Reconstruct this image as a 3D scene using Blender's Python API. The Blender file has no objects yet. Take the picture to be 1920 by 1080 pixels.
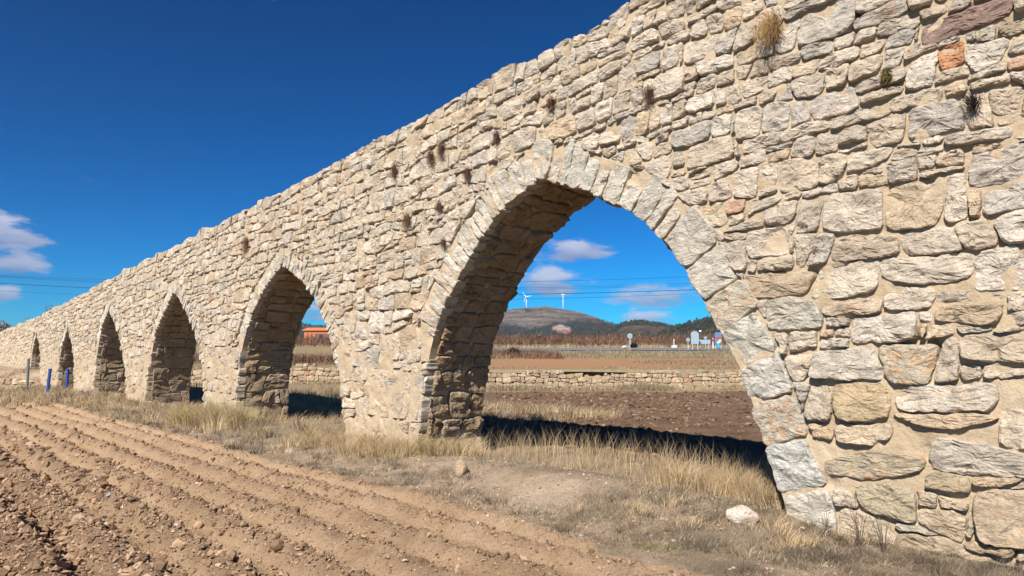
import bpy, math, random
import numpy as np
from mathutils import Vector, Matrix

random.seed(7)
RNG = np.random.default_rng(11)
R = math.radians
scene = bpy.context.scene
COL = scene.collection

# ------------------------------------------------------------------ camera
CAM_H = 1.4
F_PX, Y_HOR = 1280.0, 668.0
PITCH = math.atan((Y_HOR - 540.0) / F_PX)
cam_data = bpy.data.cameras.new("camera")
cam_data.lens = 24.0
cam_data.sensor_width = 36.0
cam_data.clip_start = 0.05
cam_data.clip_end = 20000.0
cam = bpy.data.objects.new("camera", cam_data)
cam.location = (0, 0, CAM_H)
cam.rotation_euler = (math.pi / 2 + PITCH, 0, 0)
COL.objects.link(cam)
scene.camera = cam

# wall frame: u runs along the aqueduct away from the camera, n is depth behind its front face
WA = math.atan(-1205.0 / F_PX * math.cos(PITCH))
DU = np.array([math.sin(WA), math.cos(WA)])
NB = np.array([math.cos(WA), -math.sin(WA)])
DIST = 6.06

# ------------------------------------------------------------------ light
SUN_EL, SUN_OFF = R(43.0), R(21.0)
s_h = -(NB * math.cos(SUN_OFF) + DU * math.sin(SUN_OFF))
SUN_DIR = Vector((s_h[0] * math.cos(SUN_EL), s_h[1] * math.cos(SUN_EL), math.sin(SUN_EL)))
sun_data = bpy.data.lights.new("sun", 'SUN')
sun_data.energy = 5.0
sun_data.angle = R(0.5)
sun_data.color = (1.0, 0.955, 0.89)
sun = bpy.data.objects.new("sun", sun_data)
sun.rotation_euler = SUN_DIR.to_track_quat('Z', 'Y').to_euler()
sun.location = (-20, -30, 40)
COL.objects.link(sun)

scene.view_settings.view_transform = 'Standard'
scene.view_settings.look = 'None'
scene.view_settings.gamma = 1.0
scene.view_settings.use_curve_mapping = False
scene.view_settings.exposure = 0.84

world = bpy.data.worlds.new("World")
scene.world = world
world.use_nodes = True


def build_world():
    nt = world.node_tree
    nt.nodes.clear()
    N = nt.nodes.new
    L = nt.links.new

    def math_n(op, a, b=None, c=None, clamp=False):
        m = N('ShaderNodeMath'); m.operation = op; m.use_clamp = clamp
        for i, v in enumerate((a, b, c)):
            if v is None: continue
            if isinstance(v, (int, float)): m.inputs[i].default_value = v
            else: L(v, m.inputs[i])
        return m.outputs[0]

    out = N('ShaderNodeOutputWorld'); bg = N('ShaderNodeBackground')
    sky = N('ShaderNodeTexSky'); sky.sky_type = 'NISHITA'; sky.sun_disc = False
    sky.sun_elevation = SUN_EL
    sky.sun_rotation = math.atan2(SUN_DIR.x, SUN_DIR.y)
    sky.altitude = 1400.0; sky.air_density = 1.0; sky.dust_density = 0.15; sky.ozone_density = 4.0
    # polarised, deep winter sky
    gam = N('ShaderNodeGamma'); gam.inputs['Gamma'].default_value = 1.5
    L(sky.outputs[0], gam.inputs['Color'])
    tint = N('ShaderNodeMix'); tint.data_type = 'RGBA'; tint.blend_type = 'MULTIPLY'
    tint.inputs[0].default_value = 1.0
    L(gam.outputs[0], tint.inputs[6]); tint.inputs[7].default_value = (0.006, 0.172, 0.25, 1)
    # clouds: a few small banks low over the horizon, placed by direction
    tc = N('ShaderNodeTexCoord')
    sep = N('ShaderNodeSeparateXYZ'); L(tc.outputs['Generated'], sep.inputs[0])
    az = math_n('ARCTAN2', sep.outputs[0], sep.outputs[1])
    el = math_n('ARCSINE', sep.outputs[2])
    n1 = N('ShaderNodeTexNoise'); n1.inputs['Scale'].default_value = 14.0; n1.inputs['Detail'].default_value = 8.0
    n1.inputs['Roughness'].default_value = 0.62
    mp = N('ShaderNodeMapping'); mp.inputs['Scale'].default_value = (1, 1, 3.2)
    L(tc.outputs['Generated'], mp.inputs[0]); L(mp.outputs[0], n1.inputs['Vector'])
    nz = math_n('SUBTRACT', n1.outputs[0], 0.5)
    dens = None; vert = None

    def ang(px, py):
        X = (px - 960) / F_PX; Z = (540 - py) / F_PX
        cp, sp = math.cos(PITCH), math.sin(PITCH)
        v = Vector((X, cp - Z * sp, sp + Z * cp)).normalized()
        return math.atan2(v.x, v.y), math.asin(v.z)
    blobs = [(12, 440, 100, 44, 1.0), (30, 490, 66, 30, .9), (8, 548, 46, 20, .75), (1082, 470, 72, 24, 1.0),
             (1000, 474, 40, 12, .5), (1030, 530, 78, 30, .95), (1245, 555, 110, 23, .8), (1222, 598, 64, 15, .85),
             (588, 582, 40, 26, .85), (100, 572, 18, 12, .7), (1700, 500, 120, 30, .8), (-300, 470, 150, 40, .9),
             (-500, 560, 120, 26, .8), (2200, 540, 160, 36, .9)]
    for px, py, rx, ry, st in blobs:
        a0, e0 = ang(px, py); a1, _ = ang(px + rx, py); _, e1 = ang(px, py - ry)
        ra, re = abs(a1 - a0), abs(e1 - e0)
        dx = math_n('MULTIPLY', math_n('SUBTRACT', az, a0), 1 / ra)
        dy = math_n('MULTIPLY', math_n('SUBTRACT', el, e0), 1 / re)
        r2 = math_n('ADD', math_n('MULTIPLY', dx, dx), math_n('MULTIPLY', dy, dy))
        b = math_n('MULTIPLY', math_n('SUBTRACT', 1.0, r2), st)
        b = math_n('MAXIMUM', b, -1.0)
        v = math_n('MULTIPLY', math_n('MAXIMUM', math_n('ADD', b, 0.3), 0.0), dy)
        dens = b if dens is None else math_n('MAXIMUM', dens, b)
        vert = v if vert is None else math_n('ADD', vert, v)
    d = math_n('ADD', dens, math_n('MULTIPLY', nz, 5.2))
    mr = N('ShaderNodeMapRange'); mr.interpolation_type = 'SMOOTHSTEP'
    mr.inputs[1].default_value = -0.05; mr.inputs[2].default_value = 1.0
    mr.inputs[3].default_value = 0.0; mr.inputs[4].default_value = 0.78
    L(d, mr.inputs[0])
    lit = N('ShaderNodeMapRange'); lit.inputs[1].default_value = -0.6; lit.inputs[2].default_value = 0.7
    L(math_n('ADD', vert, math_n('MULTIPLY', nz, 2.2)), lit.inputs[0])
    cc = N('ShaderNodeMix'); cc.data_type = 'RGBA'
    L(lit.outputs[0], cc.inputs[0])
    cc.inputs[6].default_value = (1.45, 1.8, 2.9, 1); cc.inputs[7].default_value = (4.0, 4.1, 4.9, 1)
    mx = N('ShaderNodeMix'); mx.data_type = 'RGBA'
    L(mr.outputs[0], mx.inputs[0]); L(tint.outputs[2], mx.inputs[6]); L(cc.outputs[2], mx.inputs[7])
    L(mx.outputs[2], bg.inputs['Color']); bg.inputs['Strength'].default_value = 0.09
    L(bg.outputs[0], out.inputs['Surface'])


build_world()

# ------------------------------------------------------------------ numpy helpers


def _h(i, j, k):
    n = (i.astype(np.uint32) * np.uint32(374761393) + j.astype(np.uint32) * np.uint32(668265263)
         + k.astype(np.uint32) * np.uint32(2246822519))
    n = (n ^ (n >> np.uint32(13))) * np.uint32(1274126177)
    n = n ^ (n >> np.uint32(16))
    return n.astype(np.float64) / 4294967295.0


def vnoise(x, y, z=None):
    """value noise in -1..1"""
    x = np.asarray(x, float); y = np.asarray(y, float)
    z = np.zeros_like(x) if z is None else np.asarray(z, float) + np.zeros_like(x)
    xi, yi, zi = np.floor(x), np.floor(y), np.floor(z)
    fx, fy, fz = x - xi, y - yi, z - zi
    fx, fy, fz = [t * t * (3 - 2 * t) for t in (fx, fy, fz)]
    i, j, k = [t.astype(np.int64) & 0xffffffff for t in (xi, yi, zi)]
    i1, j1, k1 = [(t + 1) & 0xffffffff for t in (i, j, k)]
    c = lambda a, b, g: _h(a, b, g)
    x0 = (c(i, j, k) * (1 - fx) + c(i1, j, k) * fx) * (1 - fy) + (c(i, j1, k) * (1 - fx) + c(i1, j1, k) * fx) * fy
    x1 = (c(i, j, k1) * (1 - fx) + c(i1, j, k1) * fx) * (1 - fy) + (c(i, j1, k1) * (1 - fx) + c(i1, j1, k1) * fx) * fy
    return (x0 * (1 - fz) + x1 * fz) * 2 - 1


def fbm(x, y, z=None, o=4, g=0.5):
    s = 0; a = 1.0; t = 0
    for q in range(o):
        f = 2.03 ** q
        s = s + a * vnoise(np.asarray(x) * f + 17.3 * q, np.asarray(y) * f - 9.1 * q, None if z is None else np.asarray(z) * f + 5.7 * q)
        t += a; a *= g
    return s / t


def sstep(a, b, x):
    t = np.clip((np.asarray(x, float) - a) / (b - a), 0, 1)
    return t * t * (3 - 2 * t)


def make_mesh(name, V, quads=None, tris=None, attr=None, smooth=True):
    me = bpy.data.meshes.new(name)
    V = np.asarray(V, np.float32).reshape(-1, 3)
    q = np.zeros((0, 4), np.int32) if quads is None else np.asarray(quads, np.int32).reshape(-1, 4)
    t = np.zeros((0, 3), np.int32) if tris is None else np.asarray(tris, np.int32).reshape(-1, 3)
    me.vertices.add(len(V)); me.vertices.foreach_set('co', V.ravel())
    loops = np.concatenate([q.ravel(), t.ravel()])
    starts = np.concatenate([np.arange(len(q)) * 4, len(q) * 4 + np.arange(len(t)) * 3]).astype(np.int32)
    me.loops.add(len(loops)); me.loops.foreach_set('vertex_index', loops)
    me.polygons.add(len(starts)); me.polygons.foreach_set('loop_start', starts)
    me.polygons.foreach_set('use_smooth', np.full(len(starts), smooth))
    if attr is not None:
        a = me.attributes.new('tint', 'FLOAT_COLOR', 'POINT')
        a.data.foreach_set('color', np.asarray(attr, np.float32).reshape(-1, 4).ravel())
    me.update(calc_edges=True)
    return me


def link(name, me, mat=None, parent=None, **props):
    o = bpy.data.objects.new(name, me)
    if mat is not None and me is not None and not me.materials: me.materials.append(mat)
    COL.objects.link(o)
    if parent is not None: o.parent = parent
    for k, v in props.items(): o[k] = v
    return o


def empty(name, loc, label=None, category=None, group=None, rz=0):
    o = bpy.data.objects.new(name, None); COL.objects.link(o)
    o.location = loc; o.rotation_euler = (0, 0, rz)
    o.empty_display_size = 0.2
    if label: o['label'] = label
    if category: o['category'] = category
    if group: o['group'] = group
    return o


def grid_quads(nr, nc, base=0):
    i = np.arange(nr - 1)[:, None] * nc + np.arange(nc - 1)[None, :]
    return np.stack([i, i + 1, i + nc + 1, i + nc], -1).reshape(-1, 4) + base


def uw(u, n, z=None):
    u = np.asarray(u, float); n = np.asarray(n, float)
    x = u * DU[0] + (DIST + n) * NB[0]; y = u * DU[1] + (DIST + n) * NB[1]
    return (x, y) if z is None else np.stack([x, y, np.asarray(z, float) + 0 * x], -1)


def xy_un(x, y):
    return x * DU[0] + y * DU[1], x * NB[0] + y * NB[1] - DIST


def px_ray(px, py):
    X = (px - 960) / F_PX; Z = (540 - py) / F_PX
    cp, sp = math.cos(PITCH), math.sin(PITCH)
    return np.array([X, cp - Z * sp, sp + Z * cp])


def at(px, py, Y):
    r = px_ray(px, py); r = r * (Y / r[1])
    return np.array([r[0], r[1], r[2] + CAM_H])


# ------------------------------------------------------------------ materials
def new_mat(name):
    m = bpy.data.materials.new(name); m.use_nodes = True
    nt = m.node_tree; nt.nodes.clear()
    out = nt.nodes.new('ShaderNodeOutputMaterial'); b = nt.nodes.new('ShaderNodeBsdfPrincipled')
    nt.links.new(b.outputs[0], out.inputs[0])
    b.inputs['Roughness'].default_value = 0.9
    b.inputs['Specular IOR Level'].default_value = 0.2
    return m, nt, b


def noise(nt, vec, scale, detail=6, rough=0.6, dist=0.0):
    n = nt.nodes.new('ShaderNodeTexNoise')
    n.inputs['Scale'].default_value = scale; n.inputs['Detail'].default_value = detail
    n.inputs['Roughness'].default_value = rough; n.inputs['Distortion'].default_value = dist
    nt.links.new(vec, n.inputs['Vector'])
    return n.outputs[0]


def ramp(nt, fac, stops):
    r = nt.nodes.new('ShaderNodeValToRGB')
    while len(r.color_ramp.elements) < len(stops): r.color_ramp.elements.new(0.5)
    for e, (p, c) in zip(r.color_ramp.elements, stops):
        e.position = p; e.color = (*c, 1) if len(c) == 3 else c
    nt.links.new(fac, r.inputs[0])
    return r.outputs[0]


def mixc(nt, fac, a, b, mode='MIX'):
    m = nt.nodes.new('ShaderNodeMix'); m.data_type = 'RGBA'; m.blend_type = mode
    for i, v in ((0, fac), (6, a), (7, b)):
        if isinstance(v, (int, float)): m.inputs[i].default_value = v
        elif isinstance(v, tuple): m.inputs[i].default_value = (*v, 1)
        else: nt.links.new(v, m.inputs[i])
    return m.outputs[2]


def mth(nt, op, a, b=None, clamp=False):
    m = nt.nodes.new('ShaderNodeMath'); m.operation = op; m.use_clamp = clamp
    for i, v in enumerate((a, b)):
        if v is None: continue
        if isinstance(v, (int, float)): m.inputs[i].default_value = v
        else: nt.links.new(v, m.inputs[i])
    return m.outputs[0]


def bump(nt, bsdf, hts):
    """hts: list of (height socket, distance, strength)"""
    prev = None
    for h, dist, st in hts:
        b = nt.nodes.new('ShaderNodeBump'); b.inputs['Distance'].default_value = dist
        b.inputs['Strength'].default_value = st
        nt.links.new(h, b.inputs['Height'])
        if prev is not None: nt.links.new(prev, b.inputs['Normal'])
        prev = b.outputs[0]
    nt.links.new(prev, bsdf.inputs['Normal'])


def wall_coords(nt, scale=(1, 1, 1)):
    g = nt.nodes.new('ShaderNodeNewGeometry')
    mp = nt.nodes.new('ShaderNodeMapping'); mp.vector_type = 'POINT'
    mp.inputs['Rotation'].default_value = (0, 0, -(math.pi / 2 - WA))
    nt.links.new(g.outputs['Position'], mp.inputs[0])
    m2 = nt.nodes.new('ShaderNodeMapping'); m2.inputs['Scale'].default_value = scale
    nt.links.new(mp.outputs[0], m2.inputs[0])
    return m2.outputs[0]


def attr_tint(nt):
    a = nt.nodes.new('ShaderNodeAttribute'); a.attribute_name = 'tint'
    return a.outputs['Color'], a.outputs['Alpha']


def stone_material(name, bump_k=1.0):
    m, nt, b = new_mat(name)
    v = wall_coords(nt); vl = wall_coords(nt, (1.0, 1.0, 1.8))
    c, al = attr_tint(nt)
    big = noise(nt, v, 5.0, 6, 0.6, 0.4)
    col = mixc(nt, 1.0, c, ramp(nt, big, [(0.25, (0.70, 0.68, 0.64)), (0.5, (1.0, 0.98, 0.94)), (0.75, (1.22, 1.2, 1.14))]), 'MULTIPLY')
    fine = noise(nt, vl, 42.0, 5, 0.7)
    col = mixc(nt, 0.85, col, ramp(nt, fine, [(0.28, (0.55, 0.53, 0.5)), (0.46, (0.96, 0.96, 0.95)), (0.8, (1.12, 1.12, 1.1))]), 'MULTIPLY')
    # grey weathering crust in blotches
    cr = noise(nt, v, 11.0, 8, 0.66, 0.3)
    crm = ramp(nt, cr, [(0.55, (0, 0, 0)), (0.72, (1, 1, 1))])
    col = mixc(nt, mth(nt, 'MULTIPLY', crm, 0.35), col, (0.30, 0.285, 0.26))
    # rust and orange lichen stains, strong where the alpha says so
    rs = noise(nt, v, 7.5, 7, 0.7, 1.2)
    rm = mth(nt, 'MULTIPLY', ramp(nt, rs, [(0.50, (0, 0, 0)), (0.64, (1, 1, 1))]), al, True)
    col = mixc(nt, rm, col, (0.50, 0.275, 0.13))
    nt.links.new(col, b.inputs['Base Color'])
    lay = noise(nt, vl, 13.0, 9, 0.66, 0.6)
    vo = nt.nodes.new('ShaderNodeTexVoronoi'); vo.feature = 'DISTANCE_TO_EDGE'; vo.inputs['Scale'].default_value = 17.0
    dn = nt.nodes.new('ShaderNodeTexNoise'); dn.inputs['Scale'].default_value = 9.0; dn.inputs['Detail'].default_value = 4
    nt.links.new(vl, dn.inputs['Vector'])
    add = nt.nodes.new('ShaderNodeVectorMath'); add.operation = 'MULTIPLY_ADD'
    nt.links.new(dn.outputs['Color'], add.inputs[0]); add.inputs[1].default_value = (0.25, 0.25, 0.25); nt.links.new(vl, add.inputs[2])
    nt.links.new(add.outputs[0], vo.inputs['Vector'])
    crack = ramp(nt, vo.outputs['Distance'], [(0.0, (0, 0, 0)), (0.05, (1, 1, 1))])
    pit = noise(nt, v, 120.0, 4, 0.6)
    chip = nt.nodes.new('ShaderNodeTexVoronoi'); chip.inputs['Scale'].default_value = 15.0
    nt.links.new(add.outputs[0], chip.inputs['Vector'])
    sepc = nt.nodes.new('ShaderNodeSeparateColor'); nt.links.new(chip.outputs['Color'], sepc.inputs[0])
    chiph = mth(nt, 'ADD', mth(nt, 'MULTIPLY', sepc.outputs[0], 0.6), chip.outputs['Distance'])
    bump(nt, b, [(lay, 0.055 * bump_k, 0.9), (crack, 0.008 * bump_k, 0.45), (chiph, 0.022 * bump_k, 0.6), (pit, 0.008 * bump_k, 0.7)])
    return m


MAT_STONE = stone_material('limestone')


def mortar_material():
    m, nt, b = new_mat('lime_mortar')
    v = wall_coords(nt)
    a = noise(nt, v, 3.0, 6, 0.6)
    col = ramp(nt, a, [(0.25, (0.34, 0.25, 0.155)), (0.5, (0.42, 0.32, 0.21)), (0.75, (0.47, 0.375, 0.265))])
    f = noise(nt, v, 90.0, 4, 0.7)
    col = mixc(nt, 0.7, col, ramp(nt, f, [(0.3, (0.72, 0.7, 0.66)), (0.5, (1, 1, 1)), (0.8, (1.15, 1.15, 1.15))]), 'MULTIPLY')
    nt.links.new(col, b.inputs['Base Color'])
    bump(nt, b, [(noise(nt, v, 14.0, 8, 0.65), 0.03, 0.8), (f, 0.004, 0.6)])
    return m


MAT_MORTAR = mortar_material()


def soil_material(name, tones, clod_tone, scale=1.0, bk=1.0, use_tint=False):
    m, nt, b = new_mat(name)
    g = nt.nodes.new('ShaderNodeNewGeometry'); v = g.outputs['Position']
    a = noise(nt, v, 1.1 * scale, 7, 0.62, 0.5)
    col = ramp(nt, a, [(0.3, tones[0]), (0.5, tones[1]), (0.7, tones[2])])
    f = noise(nt, v, 55.0 * scale, 6, 0.7)
    col = mixc(nt, 0.9, col, ramp(nt, f, [(0.3, (0.58, 0.55, 0.52)), (0.5, (0.97, 0.97, 0.97)), (0.8, (1.2, 1.18, 1.15))]), 'MULTIPLY')
    if use_tint:
        c, al = attr_tint(nt)
        col = mixc(nt, al, col, mixc(nt, 1.0, c, ramp(nt, f, [(0.3, (0.6, 0.6, 0.6)), (0.7, (1.2, 1.2, 1.2))]), 'MULTIPLY'))
    vo = nt.nodes.new('ShaderNodeTexVoronoi'); vo.inputs['Scale'].default_value = 70 * scale
    nt.links.new(v, vo.inputs['Vector'])
    peb = ramp(nt, vo.outputs['Distance'], [(0.0, (1, 1, 1)), (0.22, (0, 0, 0))])
    col = mixc(nt, mth(nt, 'MULTIPLY', peb, 0.25), col, clod_tone)
    nt.links.new(col, b.inputs['Base Color'])
    b.inputs['Specular IOR Level'].default_value = 0.05
    bump(nt, b, [(noise(nt, v, 18.0 * scale, 9, 0.75), 0.05 * bk, 0.9), (f, 0.014 * bk, 0.8)])
    return m


MAT_PLOUGH = soil_material('ploughed_soil', [(0.32, 0.213, 0.128), (0.395, 0.27, 0.166), (0.44, 0.31, 0.20)], (0.45, 0.33, 0.23), use_tint=True)
MAT_VERGE = soil_material('verge_soil', [(0.29, 0.215, 0.148), (0.40, 0.30, 0.205), (0.48, 0.37, 0.265)], (0.42, 0.36, 0.28), use_tint=True)
MAT_BACK = soil_material('dark_tilled_soil', [(0.115, 0.072, 0.046), (0.165, 0.104, 0.067), (0.21, 0.14, 0.094)], (0.20, 0.15, 0.11), use_tint=True)
MAT_LAND = soil_material('open_land', [(0.16, 0.12, 0.07), (0.2, 0.15, 0.09), (0.26, 0.19, 0.11)], (0.2, 0.15, 0.1), scale=0.25, bk=2.0, use_tint=True)


def tint_material(name, rough=0.95, trans=0.0, spec=0.05):
    m, nt, b = new_mat(name)
    c, al = attr_tint(nt)
    nt.links.new(c, b.inputs['Base Color'])
    b.inputs['Roughness'].default_value = rough; b.inputs['Specular IOR Level'].default_value = spec
    if trans:
        t = nt.nodes.new('ShaderNodeBsdfTranslucent'); nt.links.new(c, t.inputs[0])
        mx = nt.nodes.new('ShaderNodeMixShader'); mx.inputs[0].default_value = trans
        out = [n for n in nt.nodes if n.type == 'OUTPUT_MATERIAL'][0]
        nt.links.new(b.outputs[0], mx.inputs[1]); nt.links.new(t.outputs[0], mx.inputs[2]); nt.links.new(mx.outputs[0], out.inputs[0])
    return m


MAT_GRASS = tint_material('dry_grass', trans=0.25)
MAT_TWIG = tint_material('dead_twigs', trans=0.08)
MAT_CLOD = tint_material('soil_clod')


def plain(name, col, rough=0.6, metal=0.0, var=0.12, sc=8.0, spec=0.3):
    m, nt, b = new_mat(name)
    tc = nt.nodes.new('ShaderNodeTexCoord')
    n = noise(nt, tc.outputs['Object'], sc, 5, 0.6)
    lo = tuple(c * (1 - var) for c in col); hi = tuple(min(1, c * (1 + var)) for c in col)
    nt.links.new(ramp(nt, n, [(0.3, lo), (0.7, hi)]), b.inputs['Base Color'])
    b.inputs['Roughness'].default_value = rough; b.inputs['Metallic'].default_value = metal
    b.inputs['Specular IOR Level'].default_value = spec
    return m


# ------------------------------------------------------------------ terrain heights
def y_terrace(x):
    return 34.0 + 0.055 * np.asarray(x, float)


FAR_Y = np.array([30, 36, 60, 75, 95, 112, 126, 150, 200, 400, 1000, 2000, 5000, 12000.])
FAR_Z = np.array([.70, .74, 1.02, 1.3, 1.75, 2.25, 2.95, 3.6, 5.0, 9.2, 22, 42, 95, 200.])


def n_front(u):
    """where the ploughed field ends and the verge begins"""
    return -1.55 + 0.16 * vnoise(u * 0.9, u * 0 + 3.3) + 0.07 * vnoise(u * 4.0, u * 0 + 8.1) - 0.25 * sstep(4.5, 2.0, u) - 0.9 * sstep(26, 34, u)


N_BACK = 2.6
FURROW = 0.505


def furrow_phase(u, n):
    return (n + 0.05 * vnoise(u * 0.35, n * 0.3 + 50) + 0.02 * vnoise(u * 2.1, n * 2)) / FURROW


def gz(x, y):
    x = np.asarray(x, float); y = np.asarray(y, float)
    u, n = xy_un(x, y)
    yt = y_terrace(x)
    z = -0.12 + 0.03 * vnoise(x * 0.4, y * 0.4) + 0.0 * x
    # verge swell along the wall foot, bare mound before the first arch
    z = z + (0.13 - 0.13 * sstep(3.4, 2.0, u)) * np.exp(-((n + 0.1) / 0.75) ** 2) + 0.10 * np.exp(-((u - 5.2) / 1.6) ** 2 - ((n + 0.3) / 0.6) ** 2)
    # ground behind rises towards the terrace beyond the second arch
    z = z - 0.12 * sstep(1.8, 4.0, n) + 0.34 * sstep(-4.0, -7.5, x) * sstep(2.5, 6.5, n)
    far = np.interp(y, FAR_Y, FAR_Z)
    wid = np.where(n > 0.5, 0.12, 1.3)
    st = sstep(-wid, wid, y - yt - np.where(n > 0.5, 0.15, 0.5))
    z = z * (1 - st) + far * st
    near = np.where(y > 45, 0.0, 1.0)
    pl = sstep(0.0, 0.25, n_front(u) - n) * (1 - st) * near
    ph = furrow_phase(u, n)
    tri = np.cos(2 * np.pi * ph)
    gro = 0.6 + 0.4 * sstep(-2.0, -4.2, n)
    z = z + pl * (0.036 * gro * (tri + .55 * np.cos(4 * np.pi * ph)) + 0.046 * gro * tri - 0.05)
    ridge = np.clip(tri * 0.5 + 0.5, 0, 1) ** 2
    cl = fbm(x * 8, y * 8, None, 4, 0.7)
    z = z + pl * (0.016 + 0.05 * ridge + 0.045 * sstep(-3.6, -4.6, n)) * np.maximum(cl, -0.25) * 1.3
    bk = sstep(N_BACK, N_BACK + 0.5, n) * (1 - st) * near * sstep(-5, -3, x) * sstep(1.0, 2.6, yt - y)
    z = z + bk * (0.05 * fbm(x * 2.2, y * 2.2, None, 4, 0.65) + 0.06 * np.maximum(fbm(x * 6.0, y * 6.0, None, 2), 0))
    vg = (1 - pl) * (1 - bk) * (1 - st) * near
    z = z + vg * (0.035 * fbm(x * 4, y * 4, None, 4, 0.65) + 0.018 * np.maximum(fbm(x * 11, y * 11, None, 3, .65), -.1))
    return z


def gz1(x, y):
    return float(gz(np.array([x]), np.array([y]))[0])


def axis(pts):
    """list of (start, step) ... end -> coordinates"""
    out = []
    for (a, s0, s1), b in zip(pts[:-1], [p[0] for p in pts[1:]]):
        x = a; 
        while x < b - 1e-6:
            out.append(x); t = (x - a) / (b - a); x += s0 + (s1 - s0) * t
    out.append(pts[-1][0])
    return np.array(out)


def build_ground():
    U = axis([(-40, 2, .6), (-4, .3, .06), (1.0, .034, .028), (6, .03, .06), (14, .07, .25), (34, .2, .6), (60, 1, 3), (100, 0, 0)])
    Nn = axis([(-60, 4, 1.5), (-12, .6, .06), (-6.2, .032, .026), (-1.2, .05, .07), (3, .09, .16), (8, .18, .6), (30, .8, 3), (60, 0, 0)])
    uu, nn = np.meshgrid(U, Nn, indexing='ij')
    x, y = uw(uu, nn)
    z = gz(x, y)
    nr, nc = uu.shape
    q = grid_quads(nr, nc)
    V = np.stack([x, y, z], -1).reshape(-1, 3)
    c = V[q].mean(1)
    cu, cn = xy_un(c[:, 0], c[:, 1])
    keep = ~((c[:, 1] > y_terrace(c[:, 0]) + 0.6) & (cn > 0.5)) & (c[:, 1] < 42)
    front = cn < n_front(cu)
    edge = N_BACK + 0.5 * vnoise(cu * 0.7, cu * 0) + 0.2 * vnoise(cu * 3, cn * 3)
    back = cn > edge
    # tints: dust on the furrow bottoms against damp crumbs with clod shade painted in, thatch on the verge
    vu, vn = xy_un(V[:, 0], V[:, 1])
    ph = np.cos(2 * np.pi * furrow_phase(vu, vn)) * 0.5 + 0.5
    moist_shade = np.clip(0.75 * sstep(0.35, 0.95, ph) * (0.6 + 0.6 * fbm(V[:, 0] * 6, V[:, 1] * 6)) * (0.55 + 0.45 * sstep(-2.0, -3.6, vn)) + 0.6 * sstep(-3.9, -5.2, vn), 0, 0.9)
    t_plough = np.concatenate([np.tile([0.165, 0.106, 0.066], (len(V), 1)), moist_shade[:, None]], 1)
    th = np.clip(0.33 + 0.9 * fbm(V[:, 0] * 2.0, V[:, 1] * 2.0) - 0.6 * np.exp(-((vu - 5.2) / 1.5) ** 2 - ((vn + 0.75) / 0.45) ** 2), 0, 0.85)
    t_verge = np.concatenate([np.tile([0.20, 0.155, 0.105], (len(V), 1)), th[:, None]], 1)
    gb = np.clip(0.9 * sstep(-2.6, -4.6, V[:, 0] + 1.0 * vnoise(V[:, 0], V[:, 1])) + 0.9 * sstep(3.2, 1.9, y_terrace(V[:, 0]) - V[:, 1] + 1.2 * fbm(V[:, 0] * .8, V[:, 1] * .8)), 0, 0.9)
    t_back = np.concatenate([np.tile([0.30, 0.23, 0.14], (len(V), 1)), gb[:, None]], 1)
    for nm, sel, mt, at_ in (('ploughed_field', front, MAT_PLOUGH, t_plough), ('grass_verge', ~front & ~back, MAT_VERGE, t_verge), ('back_field', back, MAT_BACK, t_back)):
        qq = q[sel & keep]
        idx = np.unique(qq); mp = np.full(len(V), -1); mp[idx] = np.arange(len(idx))
        link(nm, make_mesh(nm, V[idx], mp[qq], attr=at_[idx]), mt, kind='structure')
    # open land from the terrace out to the horizon, one sheet
    fx = np.concatenate([-axis([(0.0, 1.2, 1.5), (40, 2, 10), (160, 20, 200), (1500, 300, 2000), (9000, 0, 0)])[:0:-1], axis([(0.0, 1.2, 1.5), (40, 2, 10), (160, 20, 200), (1500, 300, 2000), (9000, 0, 0)])])
    fy = np.concatenate([[0.0, .3, .6], axis([(1.0, .5, 1.2), (40, 1.5, 2.5), (140, 4, 60), (1000, 100, 1000), (11000, 0, 0)])])
    gx, gy0 = np.meshgrid(fx, fy, indexing='ij')
    gy = gy0 + y_terrace(np.clip(gx, -70, 60)) + 0.05
    z = np.interp(gy, FAR_Y, FAR_Z) + 0.05 * vnoise(gx * .3, gy * .3) * (gy < 130) * sstep(0.5, 4, gy0)
    z = z - 0.34 * np.exp(-(gy0 / 0.55) ** 2) * (.65 + .45 * vnoise(gx * .7, gx * 0 + 4.2))
    hv = sstep(200, 900, gy)
    z = z + hv * 4 * fbm(gx * .006, gy * .006)
    V = np.stack([gx, gy, z], -1).reshape(-1, 3)
    wob = 5 * fbm(V[:, 0] * .08, V[:, 1] * .08)
    Yv = V[:, 1]
    orange = sstep(37, 41, Yv + wob * 0.5) * sstep(70, 65, Yv + wob * 0.3) * sstep(-6, 0, V[:, 0] + wob) * sstep(16, 11, V[:, 0] + wob + (Yv - 40) * -0.15)
    t = np.tile([0.27, 0.205, 0.115], (len(V), 1)) * (1 + 0.25 * fbm(V[:, 0] * .2, V[:, 1] * .2)[:, None])
    t = t * (1 - orange[:, None]) + np.array([0.36, 0.195, 0.10]) * orange[:, None]
    farm = sstep(150, 260, Yv)[:, None]
    t = t * (1 - farm) + np.array([0.16, 0.10, 0.07]) * farm
    a = np.concatenate([t, np.full((len(V), 1), 0.9)], 1)
    q = grid_quads(*gx.shape)
    c = V[q].mean(1)
    q = q[(xy_un(c[:, 0], c[:, 1])[1] > 0.8) | (c[:, 1] > 41.8)]
    link('open_land', make_mesh('open_land', V, q, attr=a), MAT_LAND, kind='structure')


build_ground()

# ------------------------------------------------------------------ aqueduct geometry
TOP_U = np.array([-30, -10, 4.43, 5.4, 6.96, 8.62, 11.85, 14.8, 20.4, 28, 33.4, 41.5, 54.9, 80.])
TOP_Z = np.array([6.3, 5.75, 5.42, 5.36, 5.24, 5.13, 4.96, 4.78, 4.50, 4.12, 3.80, 3.36, 2.94, 2.5])
B_TOP = 5.4


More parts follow.
